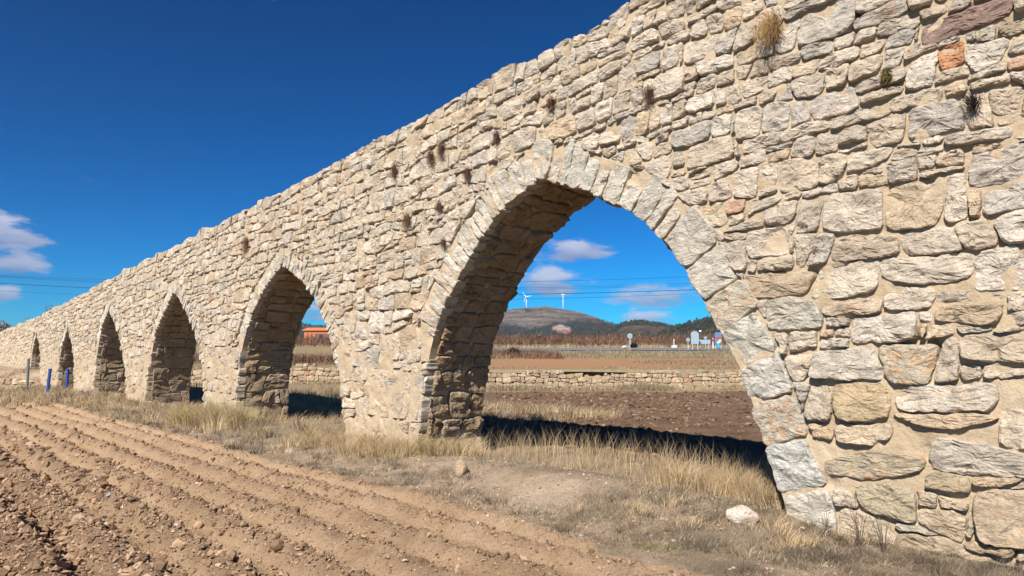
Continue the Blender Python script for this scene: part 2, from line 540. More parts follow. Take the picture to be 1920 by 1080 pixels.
def ztop(u):
    u = np.asarray(u, float)
    return (np.interp(u - 1, TOP_U, TOP_Z) + np.interp(u, TOP_U, TOP_Z) + np.interp(u + 1, TOP_U, TOP_Z)) / 3


def shear(u):
    return ztop(u) - B_TOP


THICK = 1.2
ARCH_R = {  # (u, z) up the near leg to the apex, then down the far leg
    'A': ([(2.86, -.7), (2.87, 0), (2.98, .33), (3.11, .75), (3.28, 1.29), (3.58, 1.81), (3.74, 2.09), (3.99, 2.50), (4.40, 2.93), (4.71, 3.12), (5.06, 3.29), (5.5, 3.52), (5.95, 3.65)],
          [(6.25, 3.58), (6.79, 3.29), (7.35, 2.80), (7.72, 2.38), (8.04, 1.93), (8.22, 1.55), (8.33, 1.15), (8.45, .67), (8.50, .08), (8.5, -.7)]),
    'B': ([(10.55, -.7), (10.60, -.07), (10.73, .55), (10.94, 1.19), (11.33, 1.86), (11.92, 2.53), (12.61, 2.97), (13.35, 3.28)],
          [(14.09, 2.90), (14.74, 2.40), (15.22, 1.73), (15.43, 1.02), (15.5, .19), (15.53, -.7)]),
    'C': ([(17.3, -.7), (17.36, -.1), (17.54, .72), (17.96, 1.64), (18.70, 2.30), (19.55, 2.88), (20.2, 3.18)],
          [(21.1, 2.6), (21.76, 1.99), (22.14, 1.06), (22.29, .43), (22.34, -.7)]),
    'D': ([(24.2, -.7), (24.31, -.15), (24.64, .85), (25.5, 1.89), (26.5, 2.64), (27.3, 3.05)],
          [(28.1, 2.52), (28.65, 1.36), (28.75, .39), (28.77, -.7)]),
    'E': ([(31.9, -.7), (32.05, .09), (32.45, 1.36), (33.1, 2.02), (34.0, 2.6)],
          [(35.0, 1.82), (35.38, .89), (35.5, -.7)]),
    'F': ([(39.4, -.3), (39.6, .6), (40.2, 1.87), (41.45, 2.56)],
          [(42.3, 1.62), (42.46, .61), (42.5, -.3)]),
}
ARCH_R['Z'] = ([(u - 7.75, z) for u, z in ARCH_R['A'][0]], [(u - 7.75, z) for u, z in ARCH_R['A'][1]])
ORDER = ['Z', 'A', 'B', 'C', 'D', 'E', 'F']


def leg_fn(pts):
    z = np.array([p[1] for p in pts]); u = np.array([p[0] for p in pts])
    o = np.argsort(z); z, u = z[o], u[o]
    zz = np.linspace(z[0], z[-1], 160); ui = np.interp(zz, z, u)
    k = np.hanning(23); k /= k.sum()
    up = np.concatenate([2 * ui[0] - ui[11:0:-1], ui, 2 * ui[-1] - ui[-2:-13:-1]])
    us = np.convolve(up, k, 'valid')
    return lambda q: np.interp(q, zz, us), z[0], z[-1]


class Arch:
    def __init__(self, key):
        r, l = ARCH_R[key]
        apex = r[-1]
        self.fr, self.zb, self.za = leg_fn(r)
        self.fl, _, _ = leg_fn([apex] + l)
        self.ua = float(apex[0])
        zz = np.linspace(self.zb, self.za, 200)
        P = np.concatenate([np.stack([self.fr(zz), zz], 1), np.stack([self.fl(zz[::-1]), zz[::-1]], 1)[1:]])
        s = np.concatenate([[0], np.cumsum(np.linalg.norm(np.diff(P, axis=0), axis=1))])
        self.L = s[-1]
        g = np.arange(0, self.L, 0.02)
        self.s = g
        self.P = np.stack([np.interp(g, s, P[:, i]) for i in (0, 1)], 1)
        T = np.gradient(self.P, axis=0)
        k = np.hanning(27); k /= k.sum()
        for i in (0, 1):
            e = np.concatenate([np.full(13, T[0, i]), T[:, i], np.full(13, T[-1, i])]); T[:, i] = np.convolve(e, k, 'valid')
        T /= np.linalg.norm(T, axis=1)[:, None]
        self.Nrm = np.stack([-T[:, 1], T[:, 0]], 1)   # out of the opening, into masonry
        self.sa = g[np.argmax(self.P[:, 1])]

    def at(self, s, off=0.0):
        s = np.asarray(s, float)
        p = np.stack([np.interp(s, self.s, self.P[:, i]) for i in (0, 1)], -1)
        n = np.stack([np.interp(s, self.s, self.Nrm[:, i]) for i in (0, 1)], -1)
        return p + n * np.asarray(off)[..., None], n


ARCHES = {k: Arch(k) for k in ORDER}

aqueduct = empty('aqueduct', (*uw(5.7, 0.6), -0.1), 'long pale limestone aqueduct with pointed arches receding across the fields', 'aqueduct')
AQ_INV = Matrix.Translation(-aqueduct.location)


def to_child(o):
    o.parent = aqueduct; o.matrix_parent_inverse = AQ_INV
    return o


def build_core():
    Vs, Qs, off = [], [], 0

    def add(V, shape):
        nonlocal off
        Vs.append(V.reshape(-1, 3)); Qs.append(grid_quads(*shape, base=off)); off += shape[0] * shape[1]
    zb = -0.7
    bounds = [None] + ORDER + [None]
    for i in range(len(bounds) - 1):
        a, b = bounds[i], bounds[i + 1]
        umid = ((ARCHES[a].ua if a else -9) + (ARCHES[b].ua if b else 78)) / 2
        st = (0.05 if -4 < umid < 10 else 0.10) if umid < 18 else 0.25
        uL0 = ARCHES[a].ua if a else -9.0
        uR0 = ARCHES[b].ua if b else 78.0
        nt_ = int(6.1 / st) + 1
        t = np.linspace(0, 1, nt_)
        zL = zb + (ztop(uL0) - 0.07 - zb) * t; zR = zb + (ztop(uR0) - 0.07 - zb) * t
        uL = np.full(nt_, uL0) if not a else np.where(zL < ARCHES[a].za, ARCHES[a].fl(zL), uL0)
        uR = np.full(nt_, uR0) if not b else np.where(zR < ARCHES[b].za, ARCHES[b].fr(zR), uR0)
        ns = max(8, int(abs(uR0 - uL0) / st))
        s = np.linspace(0, 1, ns)
        U = uL[:, None] * (1 - s) + uR[:, None] * s
        Z = zL[:, None] * (1 - s) + zR[:, None] * s
        nz = 0.022 * fbm(U * 6, Z * 7, None, 4, 0.65) - 0.001 + 0.007 * fbm(U * 1.3, Z * 1.7, None, 2) - 0.16 * np.maximum(vnoise(U * 3.1, Z * 4.7) * .6 + .4 * vnoise(U * 9, Z * 9) - 0.28, 0) + 0.024 * sstep(2.2, 1.1, Z) * sstep(8, 8.6, U)
        ed = np.minimum(s, 1 - s)[None, :] * abs(uR0 - uL0)
        nz = nz * sstep(0, 0.1, ed)
        add(uw(U, -nz * 1.0, Z), U.shape)
        kz = 4 if st < .2 else 1
        Ub, Zb = U[::kz, ::-1], Z[::kz, ::-1]
        if kz > 1: Ub = np.concatenate([Ub[:-1], U[-1:, ::-1]]); Zb = np.concatenate([Zb[:-1], Z[-1:, ::-1]])
        cs = np.unique(np.concatenate([np.arange(0, Ub.shape[1], kz), [Ub.shape[1] - 1]]))
        Ub, Zb = Ub[:, cs], Zb[:, cs]
        add(uw(Ub, THICK + 0 * Ub, Zb), Ub.shape)
        Ut = np.stack([U[-1], U[-1]]); Zt = np.stack([Z[-1], Z[-1]]); Nt = np.stack([0 * U[-1], 0 * U[-1] + THICK])
        add(uw(Ut, Nt, Zt), Ut.shape)
        w = np.linspace(0, THICK, 12 if umid < 18 else 5)
        for leg, zz, A in ((uL, zL, a), (uR, zR, b)):
            if not A: continue
            m = zz < ARCHES[A].za + 0.15
            UU = np.repeat(leg[m][:, None], len(w), 1); ZZ = np.repeat(zz[m][:, None], len(w), 1)
            WW = np.repeat(w[None], m.sum(), 0)
            add(uw(UU, WW, ZZ), UU.shape)
    V = np.concatenate(Vs); Q = np.concatenate(Qs)
    o = link('mortar_core', make_mesh('mortar_core', V, Q), MAT_MORTAR)
    to_child(o)


build_core()


# ------------------------------------------------------------------ masonry cells
def clip_half(poly, p, n):
    """keep the side where (x-p).n >= 0"""
    out = []
    d = [(q[0] - p[0]) * n[0] + (q[1] - p[1]) * n[1] for q in poly]
    k = len(poly)
    for i in range(k):
        a, b = poly[i], poly[(i + 1) % k]; da, db = d[i], d[(i + 1) % k]
        if da >= 0: out.append(a)
        if (da >= 0) != (db >= 0):
            t = da / (da - db); out.append((a[0] + (b[0] - a[0]) * t, a[1] + (b[1] - a[1]) * t))
    return out


def area(p):
    s = 0
    for i in range(len(p)):
        a, b = p[i], p[(i + 1) % len(p)]; s += a[0] * b[1] - b[0] * a[1]
    return 0.5 * s


def centroid(p):
    return (sum(q[0] for q in p) / len(p), sum(q[1] for q in p) / len(p))


def inset(poly, g):
    c = poly
    out = poly
    k = len(poly)
    for i in range(k):
        a, b = c[i], c[(i + 1) % k]
        e = (b[0] - a[0], b[1] - a[1]); l = math.hypot(*e)
        if l < 1e-5: continue
        n = (-e[1] / l, e[0] / l)
        out = clip_half(out, (a[0] + n[0] * g, a[1] + n[1] * g), n)
        if len(out) < 3: return []
    return out


def rows_cells(a0, a1, heights, rnd, wr=(0.85, 2.4), wave=0.3, split=0.22, wmin=0.1, wfun=None):
    """irregular coursed cells over a0..a1; heights bottom to top"""
    cells = []
    b = heights[0]
    ys = [b]
    for h in heights[1:]:
        b += h; ys.append(b)

    def ycurve(k, u):
        h = heights[min(max(k, 1), len(heights) - 1)]
        return ys[k] + wave * h * (0.7 * math.sin(u * 1.7 + k * 2.1) * 0.5 + float(vn1(u * 1.9 + k * 31.7)) * 0.75)
    for k in range(len(ys) - 1):
        h = ys[k + 1] - ys[k]
        u = a0 - rnd.random() * h
        sk0 = rnd.uniform(-.12, .12) * h
        while u < a1:
            f = wfun(u) if wfun else 1.0
            w = max(wmin, h * rnd.uniform(*wr) * f)
            sk1 = rnd.uniform(-.18, .18) * h
            u2 = u + w
            pts = []
            for t in (0, .5, 1): pts.append((u + sk0 * (-1) + (w + (sk0 - sk1)) * t, ycurve(k, u + w * t)))
            for t in (1, .5, 0): pts.append((u + sk0 + (w + (sk1 - sk0)) * t, ycurve(k + 1, u + w * t)))
            r = rnd.random()
            if r < split and h > 0.17:
                t = rnd.uniform(.32, .68); tl = rnd.uniform(-.1, .1)
                c0 = (u + w * .5, ycurve(k, u + w * .5) + h * t)
                cells.append(clip_half(pts, c0, (-tl, -1))); cells.append(clip_half(pts, c0, (tl, 1)))
                if rnd.random() < .4 and w > .3 and len(cells[-1]) >= 3:
                    top = cells.pop(); tt = rnd.uniform(.35, .65)
                    cc = (u + w * tt, 0); sl = rnd.uniform(-.3, .3)
                    cc = (u + w * tt, centroid(top)[1])
                    cells.append(clip_half(top, cc, (1, sl))); cells.append(clip_half(top, cc, (-1, -sl)))
            elif r < split + .10 and w > 0.3:
                cc = centroid(pts); sl = rnd.uniform(-.6, .6)
                cells.append(clip_half(pts, cc, (1, sl))); cells.append(clip_half(pts, cc, (-1, -sl)))
            else:
                cells.append(pts)
            u = u2; sk0 = sk1
    return [c for c in cells if len(c) >= 3]


_vt = RNG.uniform(-1, 1, 4096)


def vn1(x):
    i = math.floor(x); f = x - i; f = f * f * (3 - 2 * f)
    return _vt[i & 4095] * (1 - f) + _vt[(i + 1) & 4095] * f


def chaikin(P, it=1, q=0.22):
    P = np.asarray(P, float)
    for _ in range(it):
        Nx = np.roll(P, -1, 0)
        P = np.stack([P * (1 - q) + Nx * q, P * q + Nx * (1 - q)], 1).reshape(-1, 2)
    return P


def resample(P, n):
    d = np.linalg.norm(np.roll(P, -1, 0) - P, axis=1)
    s = np.concatenate([[0], np.cumsum(d)])
    Pc = np.concatenate([P, P[:1]])
    t = np.linspace(0, s[-1], n, endpoint=False)
    return np.stack([np.interp(t, s, Pc[:, 0]), np.interp(t, s, Pc[:, 1])], 1)


def stone_batch(polys, n, inner, seeds, H, D, tilt, tint, mapper, rough=1.0, bev=0.017):
    """polys (ccw) -> vertex block [S, V, 3], one topology for all"""
    S = len(polys)
    O = np.stack([resample(chaikin(chaikin(p, 1, 0.16), 1, 0.25) if n > 24 else chaikin(p, 1, .07), n) for p in polys])          # S,n,2
    c = O.mean(1, keepdims=True)
    sd = seeds[:, None]
    # ragged outline, the same shift for every ring
    amp = 0.024 * min(rough, 1.2)
    jx = amp * fbm(O[..., 0] * 10 + sd, O[..., 1] * 10, sd + 0 * O[..., 0], 4, .6)
    jy = amp * fbm(O[..., 0] * 10 - sd, O[..., 1] * 10 + 40, sd + 0 * O[..., 0], 4, .6)
    O = O + np.stack([jx, jy], -1)
    d = c - O; dl = np.linalg.norm(d, axis=-1, keepdims=True) + 1e-6
    e = np.minimum(bev * (0.7 + 0.6 * ((seeds * 7.31) % 1))[:, None, None], 0.35 * dl.min(1, keepdims=True))
    rings = [(0.0, 0, None), (0.0, 1, None), (0.22, 2, None), (1.0, 3, None)]
    P2, Hh = [], []
    Hs = H[:, None]
    for k, (f, typ, _) in enumerate(rings):
        p = O + d / dl * e * f
        P2.append(p)
        Hh.append({0: -D[:, None] + 0 * p[..., 0], 1: -0.012 + 0 * p[..., 0], 2: 0.7 * Hs + 0 * p[..., 0], 3: 0.96 * Hs + 0 * p[..., 0]}[typ])
    base = P2[-1]
    for sc in inner:
        P2.append(c + (base - c) * sc); Hh.append(Hs * (1 + 0.10 * (1 - sc)) + 0 * base[..., 0])
    P = np.stack(P2, 1); Z = np.stack(Hh, 1)                                  # S,R,n
    Rn = P.shape[1]
    P = np.concatenate([P.reshape(S, Rn * n, 2), c], 1)
    Z = np.concatenate([Z.reshape(S, Rn * n), Hs * 1.1], 1)
    rel = P - c
    live = np.concatenate([np.repeat(np.array([0, 0.25, 0.8, 1.0] + [1.0] * len(inner)), n), [1.0]])[None]
    Z = Z + live * (rel * tilt[:, None, :]).sum(-1)
    sd = seeds[:, None] + 0 * P[..., 0]
    rg = fbm(P[..., 0] * 7 + sd * 3, P[..., 1] * 12 + sd, sd, 5, 0.6)
    lump = vnoise(P[..., 0] * 5 + sd * 5, P[..., 1] * 5.5 - sd, sd)
    rel_h = 0.034 * rg + 0.016 * lump
    led = np.round(rel_h / 0.011) * 0.011          # split ledges of the bedding
    Z = Z + live * rough * (0.45 * rel_h + 0.55 * led)
    # broken corners
    brk = np.maximum(vnoise(P[..., 0] * 8 - sd * 2, P[..., 1] * 8 + sd * 4, sd + 9) - 0.35, 0)
    Z = Z - live * rough * brk * 0.06
    V = mapper(P[..., 0], P[..., 1], Z)
    nv = Rn * n + 1
    i = np.arange(Rn - 1)[:, None] * n; j = np.arange(n)[None]; j1 = (j + 1) % n
    Q = np.stack([i + j, i + j1, i + n + j1, i + n + j], -1).reshape(-1, 4)
    b0 = (Rn - 1) * n
    T = np.stack([b0 + np.arange(n), b0 + (np.arange(n) + 1) % n, np.full(n, nv - 1)], -1)
    tn = np.repeat(tint[:, None, :], nv, 1)
    return V, Q, T, tn


LODS = [(6.8, 44, (.86, .68, .5, .3), .02), (9.5, 26, (.75, .42), .02), (15, 16, (.55,), .02), (26, 11, (), .02), (1e9, 7, (), .02)]


def emit_stones(items, mapper, mat, part_name, rest_name, parent_fn, max_parts, rough=1.0, smooth=True, flip=False):
    """items: dicts poly, H, D, tilt, tint(4), seed, dist, px ; the largest in the picture become parts"""
    items.sort(key=lambda d: -d['px'])
    for i, d in enumerate(items): d['part'] = i < max_parts and d['px'] > 4
    rest = [[], [], [], []]; off = 0
    lo = 0
    for dmax, n, inner, _ in LODS:
        sel = [d for d in items if lo <= d['dist'] < dmax]; lo = dmax
        if not sel: continue
        V, Q, T, tn = stone_batch([d['poly'] for d in sel], n, inner, np.array([d['seed'] for d in sel]), np.array([d['H'] for d in sel]),
                                  np.array([d['D'] for d in sel]), np.array([d['tilt'] for d in sel]), np.array([d['tint'] for d in sel]), mapper, rough)
        if flip: Q = Q[:, ::-1]; T = T[:, ::-1]
        isp = np.array([d['part'] for d in sel])
        for k in np.where(isp)[0]:
            nm = sel[k].get('name', part_name)
            o = link(nm, make_mesh(nm, V[k], Q, T, tn[k], smooth), mat); parent_fn(o)
        r = np.where(~isp)[0]
        if len(r):
            nv = V.shape[1]
            sh = (off + np.arange(len(r)) * nv)[:, None, None]
            rest[0].append(V[r].reshape(-1, 3)); rest[1].append((Q[None] + sh).reshape(-1, 4)); rest[2].append((T[None] + sh).reshape(-1, 3)); rest[3].append(tn[r].reshape(-1, 4))
            off += nv * len(r)
    if off:
        o = link(rest_name, make_mesh(rest_name, *[np.concatenate(a) for a in rest[:3]], np.concatenate(rest[3]), smooth), mat, kind='stuff'); parent_fn(o)


def stone_tint(rnd, warm=0.0):
    r = rnd.random()
    if r < .46: c = (0.53, 0.475, 0.395)
    elif r < .70: c = (0.515, 0.445, 0.35)
    elif r < .80: c = (0.48, 0.45, 0.40)
    elif r < .93: c = (0.575, 0.53, 0.46)
    elif r < .993: c = (0.50, 0.41, 0.30)
    else: c = (0.50, 0.345, 0.25)
    k = rnd.uniform(.88, 1.1); c = (c[0] * 1.02, c[1] * .985, c[2] * .985)
    w = warm
    c = (c[0] * k, c[1] * k * (1 - .06 * w), c[2] * k * (1 - .16 * w))
    st = 0.08 if rnd.random() < .86 else rnd.uniform(.2, .6)
    return [*c, st]


def project(P):
    """world -> photo pixel and depth"""
    P = np.asarray(P, float) - np.array([0, 0, CAM_H])
    cp, sp = math.cos(PITCH), math.sin(PITCH)
    X = P[..., 0]; Yf = P[..., 1] * cp + P[..., 2] * sp; Zu = -P[..., 1] * sp + P[..., 2] * cp
    Yf2 = np.maximum(Yf, 0.05)
    return 960 + F_PX * X / Yf2, 540 - F_PX * Zu / Yf2, Yf


SPECIAL = [  # photo pixel, colour, stain: stones that stand out in the masonry
    (1785, 105, (0.50, 0.25, 0.14), .2), (1810, 42, (0.30, 0.205, 0.175), .1), (1395, 392, (0.56, 0.37, 0.26), .1), (1345, 405, (0.50, 0.42, 0.31), 1.0),
    (1365, 580, (0.52, 0.46, 0.37), 1.0), (1740, 655, (0.50, 0.43, 0.33), 1.0), (1470, 780, (0.50, 0.44, 0.36), .9), (1510, 915, (0.50, 0.41, 0.29), .6),
    (1580, 760, (0.46, 0.36, 0.23), .3), (1660, 830, (0.44, 0.37, 0.27), .8), (1435, 705, (0.54, 0.50, 0.445), .05), (1405, 630, (0.56, 0.52, 0.445), .05),
    (1495, 855, (0.52, 0.50, 0.46), .05), (1900, 50, (0.36, 0.29, 0.21), .3), (1800, 920, (0.42, 0.34, 0.23), .1), (1700, 900, (0.44, 0.37, 0.26), .1),
    (690, 512, (0.52, 0.35, 0.23), .3), (1050, 300, (0.56, 0.53, 0.46), 0), (1105, 335, (0.56, 0.53, 0.46), 0), (1565, 310, (0.52, 0.44, 0.34), .3), (1480, 610, (0.48, .44, .37), .2)]


def add_screen(items, mapper):
    """distance and size in the picture of each item, tints of the odd stones"""
    for d in items:
        c = centroid(d['poly']); P = mapper(np.array([c[0]]), np.array([c[1]]), np.array([0.0]))[0]
        px, py, Y = project(P)
        d['dist'] = float(np.linalg.norm(P - np.array([0, 0, CAM_H])))
        q = mapper(np.array([p[0] for p in d['poly']]), np.array([p[1] for p in d['poly']]), np.zeros(len(d['poly'])))
        qx, qy, qY = project(q)
        ar = abs(area(list(zip(qx.tolist(), qy.tolist()))))
        inside = -60 < px < 1980 and -60 < py < 1140 and Y > 0.5
        d['px'] = ar if inside else 0.0
        d['pix'] = (float(px), float(py))


def front_map(a, b, h):
    return uw(a, -h, b + shear(a))


def arch_signed(A, p):
    """signed distance of p from the intrados (positive in masonry) and its arclength"""
    dv = A.P - np.array(p)
    i = int(np.argmin((dv ** 2).sum(1)))
    return float(-(dv[i] * A.Nrm[i]).sum()), A.s[i], i


RINGW = {}


def ring_w(key, s):
    A = ARCHES[key]
    if key == 'Z': return 0.0
    p, _ = A.at(s)
    side_right = s < A.sa
    z = float(p[1])
    if key == 'A' and side_right: return 0.46
    if key == 'A': return 0.46 * float(sstep(1.5, 1.9, z))
    lo = 1.0 if side_right else 1.5
    return 0.36 * float(sstep(lo, lo + .4, z))


def build_wall_stones():
    rnd = random.Random(5)
    hs = [-0.75]
    tot = -0.75
    while tot < B_TOP - 0.12:
        base = 0.32 if tot < .9 else (0.265 if tot < 2.3 else (0.215 if tot < 3.6 else 0.19))
        h = base * rnd.uniform(.74, 1.25)
        if tot + h > B_TOP - 0.10: h = B_TOP - tot + 0.0
        hs.append(h); tot += h
    cells = rows_cells(-9, 78, hs, rnd, wr=(0.8, 2.3), wave=0.42, split=.24, wfun=lambda u: 0.98 if u < 6 else (0.9 if u < 30 else 1.2))
    # big blocks that break the courses
    big = []
    for _ in range(900):
        u = rnd.uniform(-9, 40); b = rnd.uniform(-.3, 4.9)
        if (b > 2.3 or u > 8.5) and rnd.random() < .6: continue
        w = rnd.uniform(.34, .66) * (1 if b < 1.3 else .84); h = rnd.uniform(.26, .42) * (1 if b < 1.3 else .8)
        if u > 8.5: w *= .8; h *= .85
        if any(abs(u - q[0]) < (w + q[2]) * .62 + .12 and abs(b - q[1]) < (h + q[3]) * .62 + .12 for q in big): continue
        big.append((u, b, w, h))
        if len(big) > 170: break
    # the long purple slab and the orange cobble high at the right
    for px, py, w, h in ((1.30, 4.0, .62, .19), (1.40, 3.745, .19, .2)):
        b = py - float(shear(px)); big = [q for q in big if abs(q[0] - px) > (w + q[2]) / 2 + .05 or abs(q[1] - b) > (h + q[3]) / 2 + .05]
        big.append((px, b, w, h))
    out = []
    bigpolys = []
    for (u, b, w, h) in big:
        tl = rnd.uniform(-.1, .1)
        P = []
        for sx, sy in ((-1, -1), (0, -1.04), (1, -1), (1.04, 0), (1, 1), (0, 1.05), (-1, 1), (-1.03, 0)):
            x = sx * w / 2 * rnd.uniform(.9, 1.04); y = sy * h / 2 * rnd.uniform(.9, 1.04)
            P.append((u + x - y * tl, b + y + x * tl))
        bigpolys.append(P)
    for c in cells:
        cx, cy = centroid(c)
        pieces = [c]
        for (u, b, w, h) in big:
            if abs(cx - u) > w / 2 + .45 or abs(cy - b) > h / 2 + .35: continue
            W, Hh = w / 2 + .002, h / 2 + .002
            nxt = []
            for q in pieces:
                rem = q
                sides = [((u - W, b), (-1, 0)), ((u + W, b), (1, 0)), ((u, b - Hh), (0, -1)), ((u, b + Hh), (0, 1))]
                sides.sort(key=lambda sd_: -max(0, area(clip_half(rem, *sd_))) if len(clip_half(rem, *sd_)) >= 3 else 0)
                for p, n in sides:
                    if len(rem) < 3: break
                    k = clip_half(rem, p, n)
                    if len(k) >= 3 and area(k) > .004: nxt.append(k)
                    rem = clip_half(rem, p, (-n[0], -n[1]))
            pieces = nxt
        out += [p for p in pieces if len(p) >= 3]
    cells = out + bigpolys
    items = []
    for c in cells:
        cx, cy = centroid(c)
        su = float(shear(cx))
        if cy + su < -0.45: continue
        # keep out of the arches and their rings
        bad = False
        for key in ORDER:
            A = ARCHES[key]
            if cx < A.P[0, 0] - .9 or cx > A.P[-1, 0] + .9 or cy + su > A.za + 1.2: continue
            for _ in range(3):
                worst, wp = -0.004, None
                for q in c:
                    sd, s, i = arch_signed(A, (q[0], q[1] + su))
                    off = ring_w(key, s) - (0.040 if ring_w(key, s) < .05 else .02)
                    v = off - sd
                    if v > worst + .008: worst, wp = v, (i, off)
                if wp is None: break
                i, off = wp
                p = A.P[i] + A.Nrm[i] * off
                c = clip_half(c, (p[0], p[1] - su), tuple(A.Nrm[i]))
                if len(c) < 3: bad = True; break
            if bad: break
        if bad or len(c) < 3: continue
        gap = rnd.choice((.001, .002, .004, .006, .010)) if c not in bigpolys else .003
        c2 = inset(c, gap)
        if len(c2) < 3: continue
        ar = abs(area(c2))
        if ar < 0.0022: continue
        u0, z0 = centroid(c2); z0 += float(shear(u0))
        far = min(1.0, max(0.0, (u0 - 6) / 8))
        items.append(dict(poly=c2, H=rnd.uniform(.015, .040) + .013 * (u0 < 6.5 and z0 < 1.8) + .016 * far * rnd.random() - .010 * (far > .2 and z0 < 1.6), D=.16, tilt=(rnd.gauss(0, .05), rnd.gauss(-.06, .07)),
                          tint=stone_tint(rnd, 0.25 + 0.75 * max(0, 1 - (z0 + .2) / 2.0) + .3 * far), seed=rnd.uniform(0, 400)))
    return items


def build_voussoirs():
    rnd = random.Random(9)
    items = []
    for key in ORDER[1:]:
        A = ARCHES[key]
        s = 0.0
        while s < A.L - .1:
            rw = ring_w(key, s + .1)
            p, _ = A.at(s)
            z = float(p[1])
            if z < -0.3: s += .12; continue
            right = s < A.sa
            if key == 'A' and right and z < 2.3: l = rnd.uniform(.34, .46)
            elif key == 'A': l = rnd.uniform(.11, .27)
            else: l = rnd.uniform(.09, .21)
            if rw < .2 or s + l > A.L: s += l; continue
            e = s + l
            big_ = key == 'A' and right and z < 2.3
            g = rnd.uniform(.002, .006) if big_ else rnd.uniform(.003, .014)
            r0 = rw * (rnd.uniform(.88, 1.1) if big_ else rnd.uniform(.62, 1.18)); r1 = r0 * rnd.uniform(.9, 1.1)
            a, na = A.at(s + g); b, nb_ = A.at(e - g); m, nm_ = A.at((s + e) / 2)
            jit = rnd.uniform(.012, .035)
            poly = [tuple(a - na * jit), tuple(a + na * r0 * .5), tuple(a + na * r0), tuple(m + nm_ * (r0 + r1) * .51), tuple(b + nb_ * r1), tuple(b + nb_ * r1 * .5), tuple(b - nb_ * jit), tuple(m - nm_ * jit)]
            if area(poly) < 0: poly = poly[::-1]
            poly = inset(poly, .004)
            if len(poly) >= 3 and abs(area(poly)) > .01:
                t = stone_tint(rnd, 0.05); 
                if rnd.random() < .6: kk = rnd.uniform(.92, 1.08); t[:3] = [v * kk for v in (0.55, 0.50, 0.425)]; t[3] = .12
                items.append(dict(poly=poly, H=rnd.uniform(.017, .036) + .010 * big_, D=.17, tilt=(rnd.gauss(0, .06), rnd.gauss(0, .06)), tint=t, seed=rnd.uniform(0, 400)))
            s = e
    return items


def vous_map(a, b, h):
    return uw(a, -h, b)


def build_soffit(key, rnd):
    A = ARCHES[key]
    items = []
    for side in (0, 1):
        s0, s1 = (0.0, A.sa - .03) if side == 0 else (A.sa + .03, A.L)
        hs = [s0]; t = s0
        while t < s1 - .15:
            p, _ = A.at(t); low = float(p[1]) < 1.4
            h = rnd.uniform(.26, .42) if low else rnd.uniform(.2, .32)
            h = min(h, s1 - t); hs.append(h); t += h
        cells = rows_cells(.13, THICK, hs, rnd, wr=(1.0, 2.3), wave=.16, split=.12)
        for c in cells:
            c = clip_half(c, (.115, 0), (1, 0))
            if len(c) >= 3: c = clip_half(c, (THICK + .015, 0), (-1, 0))
            if len(c) < 3: continue
            c = inset(c, rnd.choice((.003, .006, .010)))
            if len(c) < 3 or abs(area(c)) < .006: continue
            cw, cs = centroid(c)
            p, _ = A.at(cs)
            if p[1] < -.45: continue
            tn = stone_tint(rnd, .8); tn[:3] = [tn[0] * .68, tn[1] * .61, tn[2] * .53]  # tan-brown stone, with the shade under the arch darkened into its tint
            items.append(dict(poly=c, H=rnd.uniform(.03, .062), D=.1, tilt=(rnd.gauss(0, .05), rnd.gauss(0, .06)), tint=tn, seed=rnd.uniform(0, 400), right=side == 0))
    return items


FRONT = build_wall_stones()
VOUS = build_voussoirs()
add_screen(FRONT, front_map); add_screen(VOUS, vous_map)
for px, py, c, st in SPECIAL:
    d = min(FRONT + VOUS, key=lambda q: (q['pix'][0] - px) ** 2 + (q['pix'][1] - py) ** 2 - q['px'] * .15)
    d['tint'] = [*c, st]
emit_stones(FRONT, front_map, MAT_STONE, 'stone', 'small_stones', to_child, 300, rough=1.2, smooth=False)
emit_stones(VOUS, vous_map, MAT_STONE, 'voussoir', 'small_voussoirs', to_child, 200, rough=1.15, smooth=False)
SOFF = 0
_rn = random.Random(21)
for key in ORDER:
    A = ARCHES[key]

    def smap(a, b, h, A=A):
        s = np.clip(b, 0, A.L - .021)
        p, n = A.at(s)
        q = p - n * np.asarray(h)[..., None]
        return uw(q[..., 0], a, q[..., 1])
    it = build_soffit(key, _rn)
    add_screen(it, smap)
    for d in it:
        d['dist'] *= .62
        if d['right']: d['px'] = 0; d['dist'] = max(d['dist'], 20.0)
    emit_stones(it, smap, MAT_STONE, 'soffit_stone', 'back_soffit_stones', to_child, 75 if key == 'A' else 45, rough=1.2, smooth=False)


